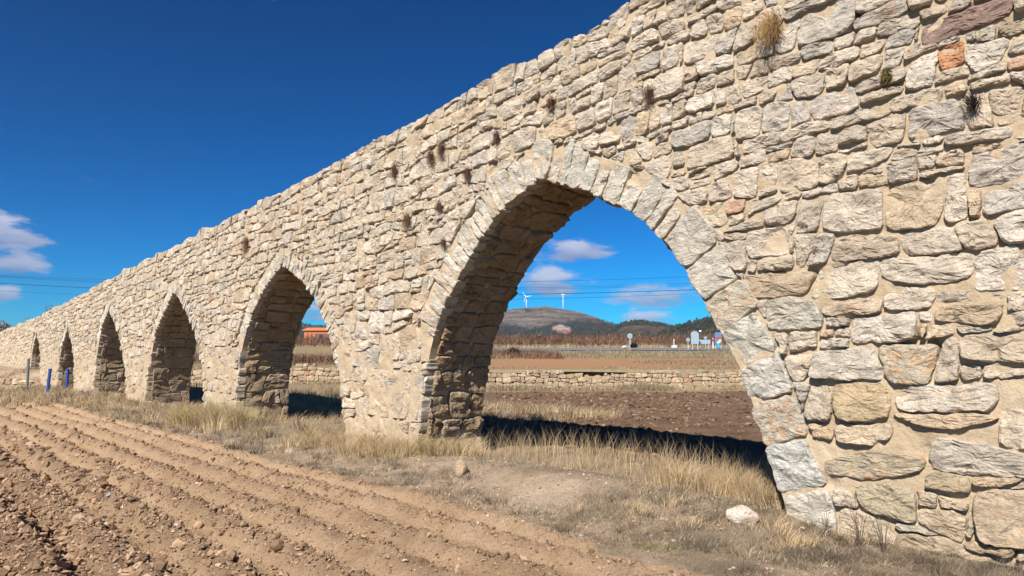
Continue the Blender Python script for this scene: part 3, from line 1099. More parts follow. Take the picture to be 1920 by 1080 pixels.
# ------------------------------------------------------------------ generic small mesh builders
class MB:
    def __init__(self): self.v = []; self.f = []

    def add(self, V, F):
        o = len(self.v); self.v += [tuple(p) for p in V]; self.f += [tuple(i + o for i in f) for f in F]

    def box(self, c, s, rz=0.0, taper=1.0):
        x, y, z = s[0] / 2, s[1] / 2, s[2] / 2
        V = []
        for sz, k in ((-1, 1.0), (1, taper)):
            for sx, sy in ((-1, -1), (1, -1), (1, 1), (-1, 1)):
                px, py = sx * x * k, sy * y * k
                V.append((c[0] + px * math.cos(rz) - py * math.sin(rz), c[1] + px * math.sin(rz) + py * math.cos(rz), c[2] + sz * z))
        self.add(V, [(3, 2, 1, 0), (4, 5, 6, 7), (0, 1, 5, 4), (1, 2, 6, 5), (2, 3, 7, 6), (3, 0, 4, 7)])

    def tube(self, pts, radii, n=8, cap=True):
        pts = [Vector(p) for p in pts]
        rings = []
        for i, p in enumerate(pts):
            t = (pts[min(i + 1, len(pts) - 1)] - pts[max(i - 1, 0)]).normalized()
            a = t.cross(Vector((0, 0, 1))) if abs(t.z) < .95 else t.cross(Vector((1, 0, 0)))
            a.normalize(); b = t.cross(a)
            r = radii[i] if isinstance(radii, (list, tuple)) else radii
            rings.append([p + a * r * math.cos(2 * math.pi * k / n) + b * r * math.sin(2 * math.pi * k / n) for k in range(n)])
        F = []
        for i in range(len(pts) - 1):
            for k in range(n): F.append((i * n + k, i * n + (k + 1) % n, (i + 1) * n + (k + 1) % n, (i + 1) * n + k))
        if cap: F.append(tuple(range(n))[::-1]); F.append(tuple((len(pts) - 1) * n + k for k in range(n)))
        self.add([q for r_ in rings for q in r_], F)

    def prism(self, outline, y0, y1):
        n = len(outline)
        V = [(x, y0, z) for x, z in outline] + [(x, y1, z) for x, z in outline]
        F = [tuple(range(n)), tuple(range(2 * n - 1, n - 1, -1))] + [(k, k + n, (k + 1) % n + n, (k + 1) % n) for k in range(n)]
        self.add(V, F)

    def build(self, name, mat, parent=None, bevel=0.0, smooth=False, **props):
        me = bpy.data.meshes.new(name); me.from_pydata(self.v, [], self.f); me.update()
        if smooth:
            for p in me.polygons: p.use_smooth = True
        o = link(name, me, mat, parent, **props)
        if bevel:
            m = o.modifiers.new('bevel', 'BEVEL'); m.width = bevel; m.segments = 2; m.limit_method = 'ANGLE'
        return o


# ------------------------------------------------------------------ blades, twigs, clods
def blades(base, height, width, az, lean, curl, tint, segs=2):
    """tapered bent blades; all arrays of length n; base (n,3)"""
    n = len(base)
    d = np.stack([np.cos(az), np.sin(az), 0 * az], -1)
    side = np.stack([-np.sin(az + 1.2), np.cos(az + 1.2), 0 * az], -1)
    up = np.array([0, 0, 1.0])
    L = []
    for k in range(segs + 1):
        t = k / segs
        ang_ = lean * t + curl * t * t * .5
        p = base + (d * (np.sin(ang_) * height * t)[:, None] + up * (np.cos(ang_) * height * t)[:, None])
        if k < segs:
            w = (width * (1 - .75 * t))[:, None]
            L += [p - side * w, p + side * w]
        else: L.append(p)
    V = np.stack(L, 1); nv = V.shape[1]
    o = (np.arange(n) * nv)[:, None]
    Q = np.concatenate([o + np.array([[2 * k, 2 * k + 1, 2 * k + 3, 2 * k + 2]]) for k in range(segs - 1)]) if segs > 1 else None
    T = o + np.array([[2 * segs - 2, 2 * segs - 1, 2 * segs]])
    return V.reshape(-1, 3), Q, T, np.repeat(np.concatenate([tint, np.ones((n, 1))], 1), nv, 0)


def pick(rng, pal, n, var=.18):
    pal = np.array(pal); c = pal[rng.integers(0, len(pal), n)]
    return np.clip(c * (1 + rng.normal(0, var, (n, 1))), .01, .9)


STRAW = [(.50, .365, .205), (.44, .315, .175), (.56, .43, .265), (.38, .28, .165), (.42, .325, .18)]
THATCH = [(.33, .25, .16), (.26, .20, .135), (.40, .31, .20), (.21, .165, .12), (.30, .245, .175)]
GREYT = [(.16, .128, .092), (.21, .17, .12), (.12, .096, .072), (.28, .222, .15), (.34, .265, .17)]
GREEN = [(.12, .15, .035), (.17, .19, .06), (.10, .13, .03)]


def scatter_un(rng, n, u0, u1, n0, n1):
    u = rng.uniform(u0, u1, n); nn = rng.uniform(n0, n1, n)
    return u, nn


def in_pier(u, n, pad=0.02):
    """True where the masonry stands on the ground"""
    m = (n > -pad) & (n < THICK + pad)
    free = np.zeros_like(m)
    for k in ORDER:
        A = ARCHES[k]; free |= (u > A.P[40, 0] + pad) & (u < A.P[-40, 0] - pad)
    return m & ~free


def add_grass(name, parts, mat, smooth=True, **props):
    Vs, Qs, Ts, As, off = [], [], [], [], 0
    for V, Q, T, A in parts:
        Vs.append(V); As.append(A); Ts.append(T + off)
        if Q is not None: Qs.append(Q + off)
        off += len(V)
    o = link(name, make_mesh(name, np.concatenate(Vs), np.concatenate(Qs) if Qs else None, np.concatenate(Ts), np.concatenate(As), smooth), mat, kind='stuff')
    for k, v in props.items(): o[k] = v
    return o


def grass_patch(rng, u, n, h, w, pal, lean=(.05, .7), curl=.7, az=None, sink=.02):
    ok = ~in_pier(u, n)
    u, n = u[ok], n[ok]; h = np.broadcast_to(h, ok.shape)[ok]
    x, y = uw(u, n); z = gz(x, y) - sink
    k = len(u)
    a = rng.uniform(0, 2 * np.pi, k) if az is None else rng.normal(az, .8, k)
    return blades(np.stack([x, y, z], -1), h * rng.uniform(.55, 1.2, k), w * rng.uniform(.7, 1.3, k), a, rng.uniform(*lean, k), rng.uniform(0, curl, k), pick(rng, pal, k))


def tufts(rng, cu, cn, per, rad, h, w, pal, lean=(.1, .75)):
    """clumps whose blades fan out from each centre"""
    k = len(cu)
    idx = np.repeat(np.arange(k), per)
    th = rng.uniform(0, 2 * np.pi, k * per); r = np.abs(rng.normal(0, .6, k * per)) * rad
    x0, y0 = uw(cu[idx], cn[idx])
    x = x0 + r * np.cos(th); y = y0 + r * np.sin(th)
    u, n = xy_un(x, y)
    ok = ~in_pier(u, n)
    x, y, th, r, idx = x[ok], y[ok], th[ok], r[ok], idx[ok]
    m = len(x)
    z = gz(x, y) - .02
    hs = np.broadcast_to(h, (k,))[idx] * rng.uniform(.45, 1.15, m)
    tone = pick(rng, pal, k, .12)[idx] * (1 + rng.normal(0, .15, (m, 1)))
    return blades(np.stack([x, y, z], -1), hs, w * rng.uniform(.7, 1.3, m), th + rng.normal(0, .5, m), rng.uniform(*lean, m) * np.clip(r / rad * 1.3 + .25, .2, 1.2), rng.uniform(0, .8, m), np.clip(tone, .01, .9))


def build_grass():
    rng = np.random.default_rng(3)
    G = []
    # tall straw under the near arch, standing against the shadow behind
    u = rng.uniform(3.1, 10.5, 15000); n = rng.normal(1.35, .62, 15000); n = np.clip(n, .15, 3.3)
    dens = .42 + .6 * fbm(u * 2.5, n * 2.5, None, 2)
    k = rng.random(15000) < dens
    hh = .15 + .09 * vnoise(u[k] * 1.6, n[k] * 1.5) + .11 * sstep(5.0, 3.4, u[k])
    G.append(grass_patch(rng, u[k], n[k], hh, .0030, STRAW + THATCH, (.02, .8)))
    u = rng.uniform(2.9, 9.5, 1500); n = rng.uniform(.9, 3.0, 1500)
    G.append(grass_patch(rng, u, n, .43, .0028, STRAW, (.0, .35), .5))
    cu = rng.uniform(3.0, 4.7, 52); cn = rng.uniform(.1, 1.6, 52)
    G.append(tufts(rng, cu, cn, 110, .22, rng.uniform(.2, .46, 52), .003, STRAW, (.1, .6)))
    cu = rng.uniform(7.6, 9.0, 20); cn = rng.uniform(-.5, .9, 20)
    G.append(tufts(rng, cu, cn, 110, .16, .34, .003, STRAW + [(.34, .30, .10)]))
    # foot of the first pier and verge towards the second arch
    cu = rng.uniform(8.3, 11.0, 60); cn = rng.uniform(-.75, -.05, 60)
    G.append(tufts(rng, cu, cn, 80, .2, .26, .0035, STRAW + [(.40, .29, .16)]))
    cu = rng.uniform(10.5, 17.5, 130); cn = np.where(rng.random(130) < .4, rng.uniform(-1.0, .1, 130), rng.uniform(0, 3.0, 130))
    G.append(tufts(rng, cu, cn, 70, .24, .27, .0042, THATCH + STRAW + [(.36, .30, .14)]))
    cu = rng.uniform(13.6, 16.4, 45); cn = rng.uniform(-1.0, -.2, 45)
    G.append(tufts(rng, cu, cn, 150, .26, .48, .004, STRAW + [(.30, .29, .09), (.27, .26, .08)], (.1, .6)))
    cu = rng.uniform(17, 34, 170); cn = rng.uniform(-1.6, 1.6, 170)
    G.append(tufts(rng, cu, cn, 45, .3, .24, .006, THATCH + STRAW + [(.36, .30, .14)]))
    cu = rng.uniform(26, 42, 170); cn = rng.uniform(-5.5, .3, 170)
    G.append(tufts(rng, cu, cn, 45, .45, .34, .009, STRAW + THATCH))
    # bank behind the second and third arch
    cu = rng.uniform(11.5, 24, 420); cn = rng.uniform(2.2, 9.5, 420)
    G.append(tufts(rng, cu, cn, 34, .35, .34, .007, STRAW + THATCH))
    add_grass('dry_grass', G, MAT_GRASS)
    # short thatch everywhere on the verge
    G = []
    m = 70000
    u = np.concatenate([rng.uniform(.2, 9, m), rng.uniform(9, 20, m // 3)]); n = rng.uniform(-1.75, 2.8, len(u))
    bare = .15 * np.exp(-((u - 5.2) / 1.5) ** 2 - ((n + .6) / .42) ** 2)
    d = .55 + .7 * fbm(u * 2.0, n * 2.0, None, 3) - bare
    k = (rng.random(len(u)) < d) & (n > n_front(u) - .05)
    G.append(grass_patch(rng, u[k], n[k], .075 + .04 * vnoise(u[k] * 3, n[k] * 3), .0026, THATCH, (.2, 1.3), .9))
    u = rng.uniform(17, 40, 14000); n = rng.uniform(-2.6, 1.4, 14000)
    k = n > n_front(u)
    G.append(grass_patch(rng, u[k], n[k], .16, .007, THATCH + STRAW, (.2, 1.2), .9))
    add_grass('thatch', G, MAT_GRASS)
    # grey dead scrub at the foot of the right pier and along the field edge
    G = []
    def scrub(cu, cn, per, rad, h, w, pal):
        G.append(tufts(rng, cu, cn, per, rad, h, w, pal, (.2, 1.5)))
    cu = rng.uniform(.3, 4.4, 300); cn = rng.uniform(-1.7, -.05, 300)
    scrub(cu, cn, 90, .16, rng.uniform(.05, .13, 300) * (1 - .35 * sstep(2.4, 1.6, cu)), .0021, [tuple(v * .72 for v in c) for c in GREYT] + GREYT[:3] + [THATCH[2]])
    cu = rng.uniform(.4, 2.6, 130); cn = rng.uniform(-1.0, -.04, 130)
    scrub(cu, cn, 90, .13, rng.uniform(.05, .12, 130), .0022, [tuple(v * .6 for v in c) for c in GREYT] + GREYT[:2])
    cu = rng.uniform(2.2, 4.6, 70); cn = rng.uniform(-1.2, -.05, 70)
    scrub(cu, cn, 60, .14, rng.uniform(.08, .2, 70), .0021, THATCH + STRAW[:2])
    cu = rng.uniform(4.0, 9.5, 150); cn = rng.uniform(-1.55, -.6, 150) * 1.0
    k = ~((cu > 4.3) & (cu < 6.2) & (cn > -1.1))
    scrub(cu[k], cn[k], 90, .15, .11, .0024, GREYT + THATCH)
    cu = rng.uniform(9, 24, 130); cn = rng.uniform(-1.6, -.7, 130)
    scrub(cu, cn, 60, .2, .16, .004, GREYT + THATCH)
    add_grass('dead_scrub', G, MAT_TWIG)
    # a few green shoots on the field edge
    cu = rng.normal(3.3, .12, 14); cn = rng.normal(-1.42, .07, 14)
    G = [tufts(rng, cu, cn, 40, .06, .05, .003, GREEN)]
    add_grass('green_shoots', G, MAT_GRASS)


build_grass()


def ico(sub):
    import bmesh
    if sub == 0:
        V = np.array([(1, 0, 0), (0, 1, 0), (-1, 0, 0), (0, -1, 0), (0, 0, 1), (0, 0, -1)], float)
        return V, np.array([(0, 1, 4), (1, 2, 4), (2, 3, 4), (3, 0, 4), (1, 0, 5), (2, 1, 5), (3, 2, 5), (0, 3, 5)])
    bm = bmesh.new(); bmesh.ops.create_icosphere(bm, subdivisions=sub, radius=1.0)
    V = np.array([v.co[:] for v in bm.verts]); F = np.array([[v.index for v in f.verts] for f in bm.faces]); bm.free()
    return V, F


def lumps(P, size, squash, seed, sub, tint, amp=.35):
    V0, F0 = ico(sub); n = len(P); nv = len(V0)
    rng = np.random.default_rng(seed)
    sd = rng.uniform(0, 300, n)[:, None]
    r = 1 + amp * 1.6 * vnoise(V0[None, :, 0] * 1.3 + sd, V0[None, :, 1] * 1.3 - sd, V0[None, :, 2] * 1.3 + sd) + amp * .5 * vnoise(V0[None, :, 0] * 3 + sd, V0[None, :, 1] * 3, V0[None, :, 2] * 3 - sd)
    a = rng.uniform(0, 6.28, n)
    st = rng.uniform(.7, 1.4, (n, 3)) * np.stack([np.ones(n), np.ones(n), squash + 0 * a], -1)
    Q = V0[None] * r[..., None] * st[:, None, :]
    x = Q[..., 0] * np.cos(a)[:, None] - Q[..., 1] * np.sin(a)[:, None]; y = Q[..., 0] * np.sin(a)[:, None] + Q[..., 1] * np.cos(a)[:, None]
    W = np.stack([x, y, Q[..., 2]], -1) * size[:, None, None] + P[:, None, :]
    T = (F0[None] + (np.arange(n) * nv)[:, None, None]).reshape(-1, 3)
    return W.reshape(-1, 3), None, T, np.repeat(np.concatenate([tint, np.ones((n, 1))], 1), nv, 0)


SOILS = [(.215, .138, .086), (.26, .17, .107), (.17, .107, .067), (.32, .215, .138)]


def build_clods():
    rng = np.random.default_rng(8)
    G = []

    def field(n, u0, u1, n0, n1, smin, smax, sub, flat=False):
        u = rng.uniform(u0, u1, n); nn = rng.uniform(n0, n1, n)
        ph = np.cos(2 * np.pi * furrow_phase(u, nn)) * .5 + .5
        p = (.12 + 1.0 * ph ** 2.2) * (.65 + .35 * sstep(-2.2, -3.8, nn)) + .9 * sstep(-3.9, -4.9, nn)
        p *= .65 + .6 * fbm(u * 1.7, nn * 3, None, 3)
        if flat: p = p * .5 + .45
        k = (rng.random(n) < p) & (nn < n_front(u) - .04)
        u, nn = u[k], nn[k]
        x, y = uw(u, nn); z = gz(x, y)
        s = smin + (smax - smin) * rng.random(len(u)) ** 3.2
        s = s * (.7 + .5 * sstep(-2.5, -4.8, nn))
        s = s * 1.2
        G.append(lumps(np.stack([x, y, z + s * .42], -1), s, .8, rng.integers(1e6), sub, pick(rng, SOILS, len(u), .16)))
    field(1800, 2.0, 9.5, -6.2, -1.5, .012, .036, 2)
    field(16000, 1.8, 11, -6.5, -1.5, .009, .030, 1)
    field(60000, 1.8, 11, -6.5, -1.5, .006, .020, 0)
    field(22000, 2.0, 8, -6.0, -1.5, .004, .011, 0, flat=True)
    field(12000, 9, 18, -9, -1.5, .011, .045, 1)
    field(3500, 16, 34, -14, -1.6, .02, .07, 1)
    add_grass('soil_clods', G, MAT_CLOD, False)
    G = []
    n = 6500
    y = 9.5 + 22 * rng.random(n) ** .8; x = rng.uniform(-3.2, 1, n) + rng.random(n) * (y * .36)
    nn = xy_un(x, y)[1]
    k = (y < y_terrace(x) - 2.6) & (nn > 2.9); x, y = x[k], y[k]
    s = .015 + .07 * rng.random(len(x)) ** 4
    G.append(lumps(np.stack([x, y, gz(x, y) + s * .2], -1), s, .6, 4, 1, pick(rng, [(.12, .074, .046), (.155, .098, .063), (.095, .058, .037), (.21, .14, .092)], len(x), .15)))
    add_grass('dark_clods', G, MAT_CLOD, False)
    # pebbles on field and verge
    n = 420
    u = rng.uniform(1.5, 12, n); nn = rng.uniform(-5.5, .0, n); x, y = uw(u, nn)
    k = ~in_pier(u, nn); x, y = x[k], y[k]
    s = .005 + .02 * rng.random(len(x)) ** 3
    G = [lumps(np.stack([x, y, gz(x, y) + s * .3], -1), s, .55, 14, 1, pick(rng, [(.36, .29, .22), (.28, .25, .22), (.40, .28, .19), (.42, .36, .29)], len(x), .12))]
    n = 3600
    u = rng.uniform(1.5, 9, n); nn = rng.uniform(-1.6, 1.2, n); x, y = uw(u, nn)
    k = ~in_pier(u, nn) & (fbm(u * 1.5, nn * 1.5, None, 2) > -.25); x, y = x[k], y[k]
    s = .004 + .016 * rng.random(len(x)) ** 3
    G.append(lumps(np.stack([x, y, gz(x, y) + s * .3], -1), s, .6, 24, 1, pick(rng, [(.33, .245, .17), (.28, .2, .135), (.37, .28, .2)], len(x), .12)))
    add_grass('pebbles', G, MAT_CLOD, False)


build_clods()

# ------------------------------------------------------------------ loose rocks
ROCK_MAT = stone_material('loose_rock', 0.8)


def rock(label, u, n, size, squash, tint, seed, dz=0.3, name='rock', group=None):
    x, y = uw(u, n)
    z = gz1(float(x), float(y))
    V0, F0 = ico(4)
    sd = seed * 3.7
    r = 1 + .32 * vnoise(V0[:, 0] * 1.2 + sd, V0[:, 1] * 1.2, V0[:, 2] * 1.2 - sd) + .12 * fbm(V0[:, 0] * 3 + sd, V0[:, 1] * 3, V0[:, 2] * 3, 4)
    V = V0 * r[:, None]
    # knock flat facets off
    rr = np.random.default_rng(seed)
    for _ in range(9):
        d = rr.normal(0, 1, 3); d /= np.linalg.norm(d); lim = rr.uniform(.62, .92)
        ex = np.maximum(V @ d - lim, 0); V = V - np.outer(ex * .9, d)
    V = V * np.array([size * 1.15, size * .9, size * squash])
    o = link(name, make_mesh(name, V, None, F0, np.tile([*tint], (len(V), 1))), ROCK_MAT)
    o.location = (float(x), float(y), z + size * squash * dz); o.rotation_euler = (0, 0, seed * 1.3)
    o['label'] = label; o['category'] = 'rock'
    if group: o['group'] = group
    return o


rock('white boulder with pinkish stain lying in grey scrub below the right pier', 3.06, -.50, .135, .85, (.58, .50, .445, .8), 5)
rock('small tan stone standing on end at the grassy field edge', 6.62, -.72, .105, 1.5, (.40, .29, .20, .2), 6)
rock('little white stone in straw beside the foot of the right pier', 3.42, .72, .075, .8, (.60, .56, .5, .1), 8)
rock('flat whitish stone lying among dark clods at the left edge of the field', 7.15, -5.02, .065, .5, (.52, .43, .33, .1), 11)
rock('bluish grey chip of stone lying in the ploughed furrows', 8.34, -4.10, .035, .8, (.34, .34, .36, 0), 13)
rock('pale stone on the grassy terrace at the far left', 36.4, -3.0, .26, .7, (.62, .58, .52, .1), 17)


# ------------------------------------------------------------------ terrace walls, laid stone by stone
TERR_MAT = stone_material('terrace_stone', 1.0)


def terrace_wall(name, label, x0, x1, hts, seed, zoff=0.0, yoff=0.0, broken=0.0, maxp=300):
    rnd = random.Random(seed)
    cells = rows_cells(x0, x1, hts, rnd, wr=(.8, 2.4), wave=.25, split=.16, wmin=.12)
    xm = (x0 + x1) / 2
    root = empty(name, (xm, float(y_terrace(xm)) + yoff, gz1(xm, float(y_terrace(xm)) - 1.2)), label, 'wall')
    inv = Matrix.Translation(-root.location)

    def par(o): o.parent = root; o.matrix_parent_inverse = inv

    def base_z(x):
        return gz(x, y_terrace(x) + yoff - 1.0) - 0.12

    def tmap(a, b, h):
        return np.stack([a, y_terrace(a) + yoff + 0.06 * (b) - h, base_z(a) + b + zoff], -1)
    items = []
    top = sum(hts)
    for c in cells:
        cx, cy = centroid(c)
        if broken and cy > top * (1 - broken * (0.5 + 0.5 * vn1(cx * .5 + seed))): continue
        c = inset(c, rnd.choice((.002, .004, .007)))
        if len(c) < 3 or abs(area(c)) < .003: continue
        t = stone_tint(rnd, .4); k = rnd.uniform(.70, .98)
        t[:3] = [t[0] * k, t[1] * k * .91, t[2] * k * .80]
        items.append(dict(poly=c, H=rnd.uniform(.03, .075), D=.2, tilt=(rnd.gauss(0, .06), rnd.gauss(0, .06)), tint=t, seed=rnd.uniform(0, 400)))
    add_screen(items, tmap)
    for d in items:
        d['dist'] = 20.0
        u_, n_ = xy_un(d['poly'][0][0], 34.0)
        if not (530 < d['pix'][0] < 650 or 900 < d['pix'][0] < 1440 or 340 < d['pix'][0] < 390 or d['pix'][0] < 120): d['px'] = 0
    emit_stones(items, tmap, TERR_MAT, 'stone', 'wall_stones', par, maxp, rough=1.2, smooth=False)
    # dark earth packed between the stones
    xs = np.linspace(x0, x1, int((x1 - x0) / .5) + 2)
    zz = base_z(xs)
    tp = zz + zoff + top * (1 - .95 * broken) - .12
    V = []
    for x, zb_, zt in zip(xs, zz, tp):
        y = float(y_terrace(x)) + yoff + .01
        V += [(x, y, zb_ - .2), (x, y + .05, zt), (x, y + .5, zt), (x, y + .5, zb_ - .2)]
    k = len(xs)
    Q = []
    for i in range(k - 1):
        for a, b in ((0, 1), (1, 2), (2, 3)): Q.append((i * 4 + a, i * 4 + b, i * 4 + 4 + b, i * 4 + 4 + a)[::-1])
    o = link('earth_fill', make_mesh('earth_fill', V, Q), MAT_BACK); par(o)
    return root


terrace_wall('field_wall', 'low tan dry stone terrace wall behind the arches below the orange field', -19.5, 30, [0, .26, .22, .24, .2, .16], 31, broken=.3)
terrace_wall('field_wall', 'short crumbling stone terrace wall in front of the aqueduct at far left', -38, -22.4, [0, .3, .26, .2], 33, yoff=-1.0, broken=.5, maxp=60)


# ------------------------------------------------------------------ blue and grey stakes at the far left
def stake(label, u, n, h, w, mat, lean, kind='box'):
    x, y = uw(u, n); z = gz1(float(x), float(y))
    root = empty('marker_post', (float(x), float(y), z), label, 'post', 'marker posts by the far arches')
    m = MB()
    m.tube([(0, 0, -.2), (lean[0] * .5, lean[1] * .5, h * .5), (lean[0], lean[1], h)], [w, w, w * .97], 10)
    m.build('shaft', mat, root, smooth=False)
    c = MB(); c.tube([(lean[0] * .97, lean[1], h - .02), (lean[0], lean[1], h + .03)], [w * 1.18, w * 1.05], 10)
    c.build('cap', mat, root)
    return root


BLUE = plain('blue_plastic', (.025, .06, .24), .5)
GREY = plain('weathered_steel', (.13, .13, .13), .6)
stake('leaning blue plastic post in the grass, left of the two blue ones', 32.3, -.85, .95, .06, BLUE, (.05, 0, 0))
stake('upright blue plastic post inside the fifth arch opening', 33.2, -.05, .85, .06, BLUE, (.0, 0, 0))
stake('dark grey metal post left of the blue posts', 34.2, -1.25, 1.35, .05, GREY, (-.02, 0, 0))

# ------------------------------------------------------------------ plants rooted in the masonry
PLANTS = [
    (2.81, 4.44, .125, 'straw', 'hanging tuft of golden dry grass rooted high on the right of the wall'),
    (4.22, 4.26, .085, 'dark', 'dark brown withered tuft above the right haunch of the nearest arch'),
    (5.69, 4.58, .08, 'dark', 'dark withered tuft near the wall top straight above the nearest arch'),
    (6.70, 4.38, .07, 'dark', 'small dark tuft left of the nearest arch crown, just under the top courses'),
    (8.19, 4.43, .10, 'dark', 'left one of a close pair of brown tufts high on the wall'),
    (7.93, 4.50, .10, 'dark', 'right one of a close pair of brown tufts high on the wall'),
    (9.17, 4.41, .10, 'dark', 'farthest left brown tuft in the upper row beside the tuft pair'),
    (7.32, 3.99, .085, 'dark', 'round dark tuft below and right of the tuft pair'),
    (7.97, 3.63, .07, 'dark', 'small dark tuft in mid wall left of the nearest arch shoulder'),
    (8.80, 3.55, .12, 'rust', 'bushy rust brown tuft in mid wall above the first pier'),
    (7.86, 3.06, .06, 'dark', 'tiny dark tuft beside the left ring stones of the nearest arch'),
    (15.09, 3.94, .17, 'rust', 'reddish brown tuft near the wall top above the second arch'),
    (1.86, 3.70, .045, 'moss', 'olive moss cushion in a joint beneath a pale stone at upper right'),
    (1.27, 3.30, .12, 'sprig', 'black dried sprig sticking out sideways at the right edge of the wall'),
]
PPAL = {'straw': [(.33, .205, .085), (.40, .265, .12), (.26, .15, .065)], 'dark': [(.085, .042, .03), (.12, .062, .04), (.065, .04, .03), (.15, .09, .06)], 'rust': [(.13, .062, .035), (.2, .11, .06), (.10, .06, .03)],
        'moss': [(.12, .10, .03), (.09, .075, .025), (.17, .13, .05)], 'sprig': [(.035, .026, .03), (.055, .04, .045)]}


def wall_plant(u, z, r, kind, label, seed):
    rng = np.random.default_rng(seed)
    org = uw(np.array([u]), np.array([-.055]), np.array([z]))[0]
    n = {'straw': 340, 'sprig': 150, 'moss': 420}.get(kind, 330)
    u0 = rng.normal(0, r * .38, n); z0 = rng.normal(0, r * .5, n) - (rng.random(n) * r * .9 if kind in ('dark', 'rust') else 0)
    out = -NB
    base = np.stack([DU[0] * u0, DU[1] * u0, z0], -1)
    base[:, :2] += out * rng.uniform(0, .02, n)[:, None]
    oa = math.atan2(out[1], out[0])
    if kind == 'straw':
        # blades leave the wall, then hang down
        segs = []
        a = oa + rng.normal(0, .5, n); ln = r * 1.7 * rng.uniform(.5, 1.2, n)
        V, Q, T, A = blades(base, ln, np.full(n, .0028), a, rng.uniform(.9, 1.6, n), rng.uniform(1.2, 2.6, n), pick(rng, PPAL[kind], n), segs=4)
    elif kind == 'sprig':
        base = base * .35; a = oa + rng.normal(0, 1.1, n)
        V, Q, T, A = blades(base, r * rng.uniform(.5, 1.5, n), np.full(n, .003), a, rng.uniform(.3, 1.9, n), rng.uniform(-.5, .5, n), pick(rng, PPAL[kind], n), segs=2)
    else:
        a = oa + rng.normal(0, 1.0, n)
        V, Q, T, A = blades(base, r * rng.uniform(.35, .95, n), np.full(n, .0032 if kind != 'moss' else .006), a, rng.uniform(.7, 2.5, n), rng.uniform(.2, 1.4, n), pick(rng, PPAL[kind], n), segs=2)
    root = empty('wall_plant', tuple(org), label, 'plant', 'plants growing out of the wall')
    o = link('foliage', make_mesh('foliage', V, Q, T, A), MAT_TWIG, root)
    st = MB()
    for k in range(7):
        a = oa + rng.normal(0, .7); l = r * rng.uniform(.4, .8); e = rng.uniform(-.6, .6)
        st.tube([(-out[0] * .03, -out[1] * .03, rng.normal(0, r * .3)), (math.cos(a) * l * .5, math.sin(a) * l * .5, e * l * .3), (math.cos(a) * l, math.sin(a) * l, e * l)], [.004, .003, .001], 5)
    st.build('stem', WOOD_DARK, root)
    return root


WOOD_DARK = plain('dead_wood', (.07, .045, .03), .9)
for i, (u, z, r, k, lab) in enumerate(PLANTS): wall_plant(u, z, r, k, lab, 100 + i)


def sprout(label, u, n, h, seed, cnt=260, pal=None, rad=.3):
    x, y = uw(u, n); z = float(ztop(np.array([u]))[0]) - .04 if 0 <= n <= THICK else gz1(float(x), float(y))
    rng = np.random.default_rng(seed)
    root = empty('dry_weed', (float(x), float(y), z), label, 'plant')
    st = MB()
    tips = []
    for k in range(9):
        a = rng.uniform(0, 6.28); l = h * rng.uniform(.55, 1.05); s = rng.uniform(.1, .5)
        p1 = Vector((math.cos(a) * l * s * .4, math.sin(a) * l * s * .4, l * .55)); p2 = Vector((math.cos(a) * l * s, math.sin(a) * l * s, l))
        st.tube([(0, 0, -.03), p1, p2], [h * .007, h * .005, h * .002], 5)
        for t in np.linspace(.3, 1, cnt // 30): tips.append(p1.lerp(p2, t) if t > .5 else Vector((0, 0, 0)).lerp(p1, t * 2))
    st.build('stem', WOOD_DARK, root)
    B = np.array([tuple(t) for t in tips]); B = np.repeat(B, 4, 0); m = len(B)
    V, Q, T, A = blades(B, h * rad * rng.uniform(.3, 1, m), np.full(m, h * .0045), rng.uniform(0, 6.28, m), rng.uniform(.2, 1.4, m), rng.uniform(-.4, .6, m), pick(rng, pal or GREYT, m))
    link('foliage', make_mesh('foliage', V, Q, T, A), MAT_TWIG, root)


sprout('dark little weed standing on the wall top above the fifth arch', 40.5, .3, .55, 61)
sprout('bare dark weed standing on the wall top left of the sixth arch', 47.5, .4, .45, 62)
for i, (u, n, h) in enumerate([(2.15, -.35, .42), (2.0, -.28, .36), (2.45, -.25, .24)]):
    sprout(['tallest thin dead stalk at the foot of the right pier', 'middle thin dead stalk at the foot of the right pier', 'shortest dead stalk nearest the white boulder'][i], u, n, h, 70 + i, cnt=120, pal=THATCH, rad=.12)


# ------------------------------------------------------------------ scrub on the land behind
def band(name, rng, n, fx, fy, h, w, pal, lean=(.1, 1.3), mat=None, zlift=0.0):
    x = fx(n); y = fy(n)
    z = np.interp(y, FAR_Y, FAR_Z) + rng.uniform(0, 1, n) ** 1.5 * zlift - .05
    hh = h * rng.uniform(.4, 1.1, n) * (.75 + .5 * vnoise(x * .35, y * .35))
    d = vnoise(x * .22, y * .22) + .5 * vnoise(x * .8, y * .8)
    k = rng.random(n) < .62 + .5 * d
    t = pick(rng, pal, n, .2) * (1 + .22 * vnoise(x * .5, y * .5))[:, None]
    P = np.stack([x, y, z], -1)[k]
    return blades(P, hh[k], np.full(k.sum(), w), rng.uniform(0, 6.28, k.sum()), rng.uniform(*lean, k.sum()), rng.uniform(0, .8, k.sum()), np.clip(t[k], .01, .9))


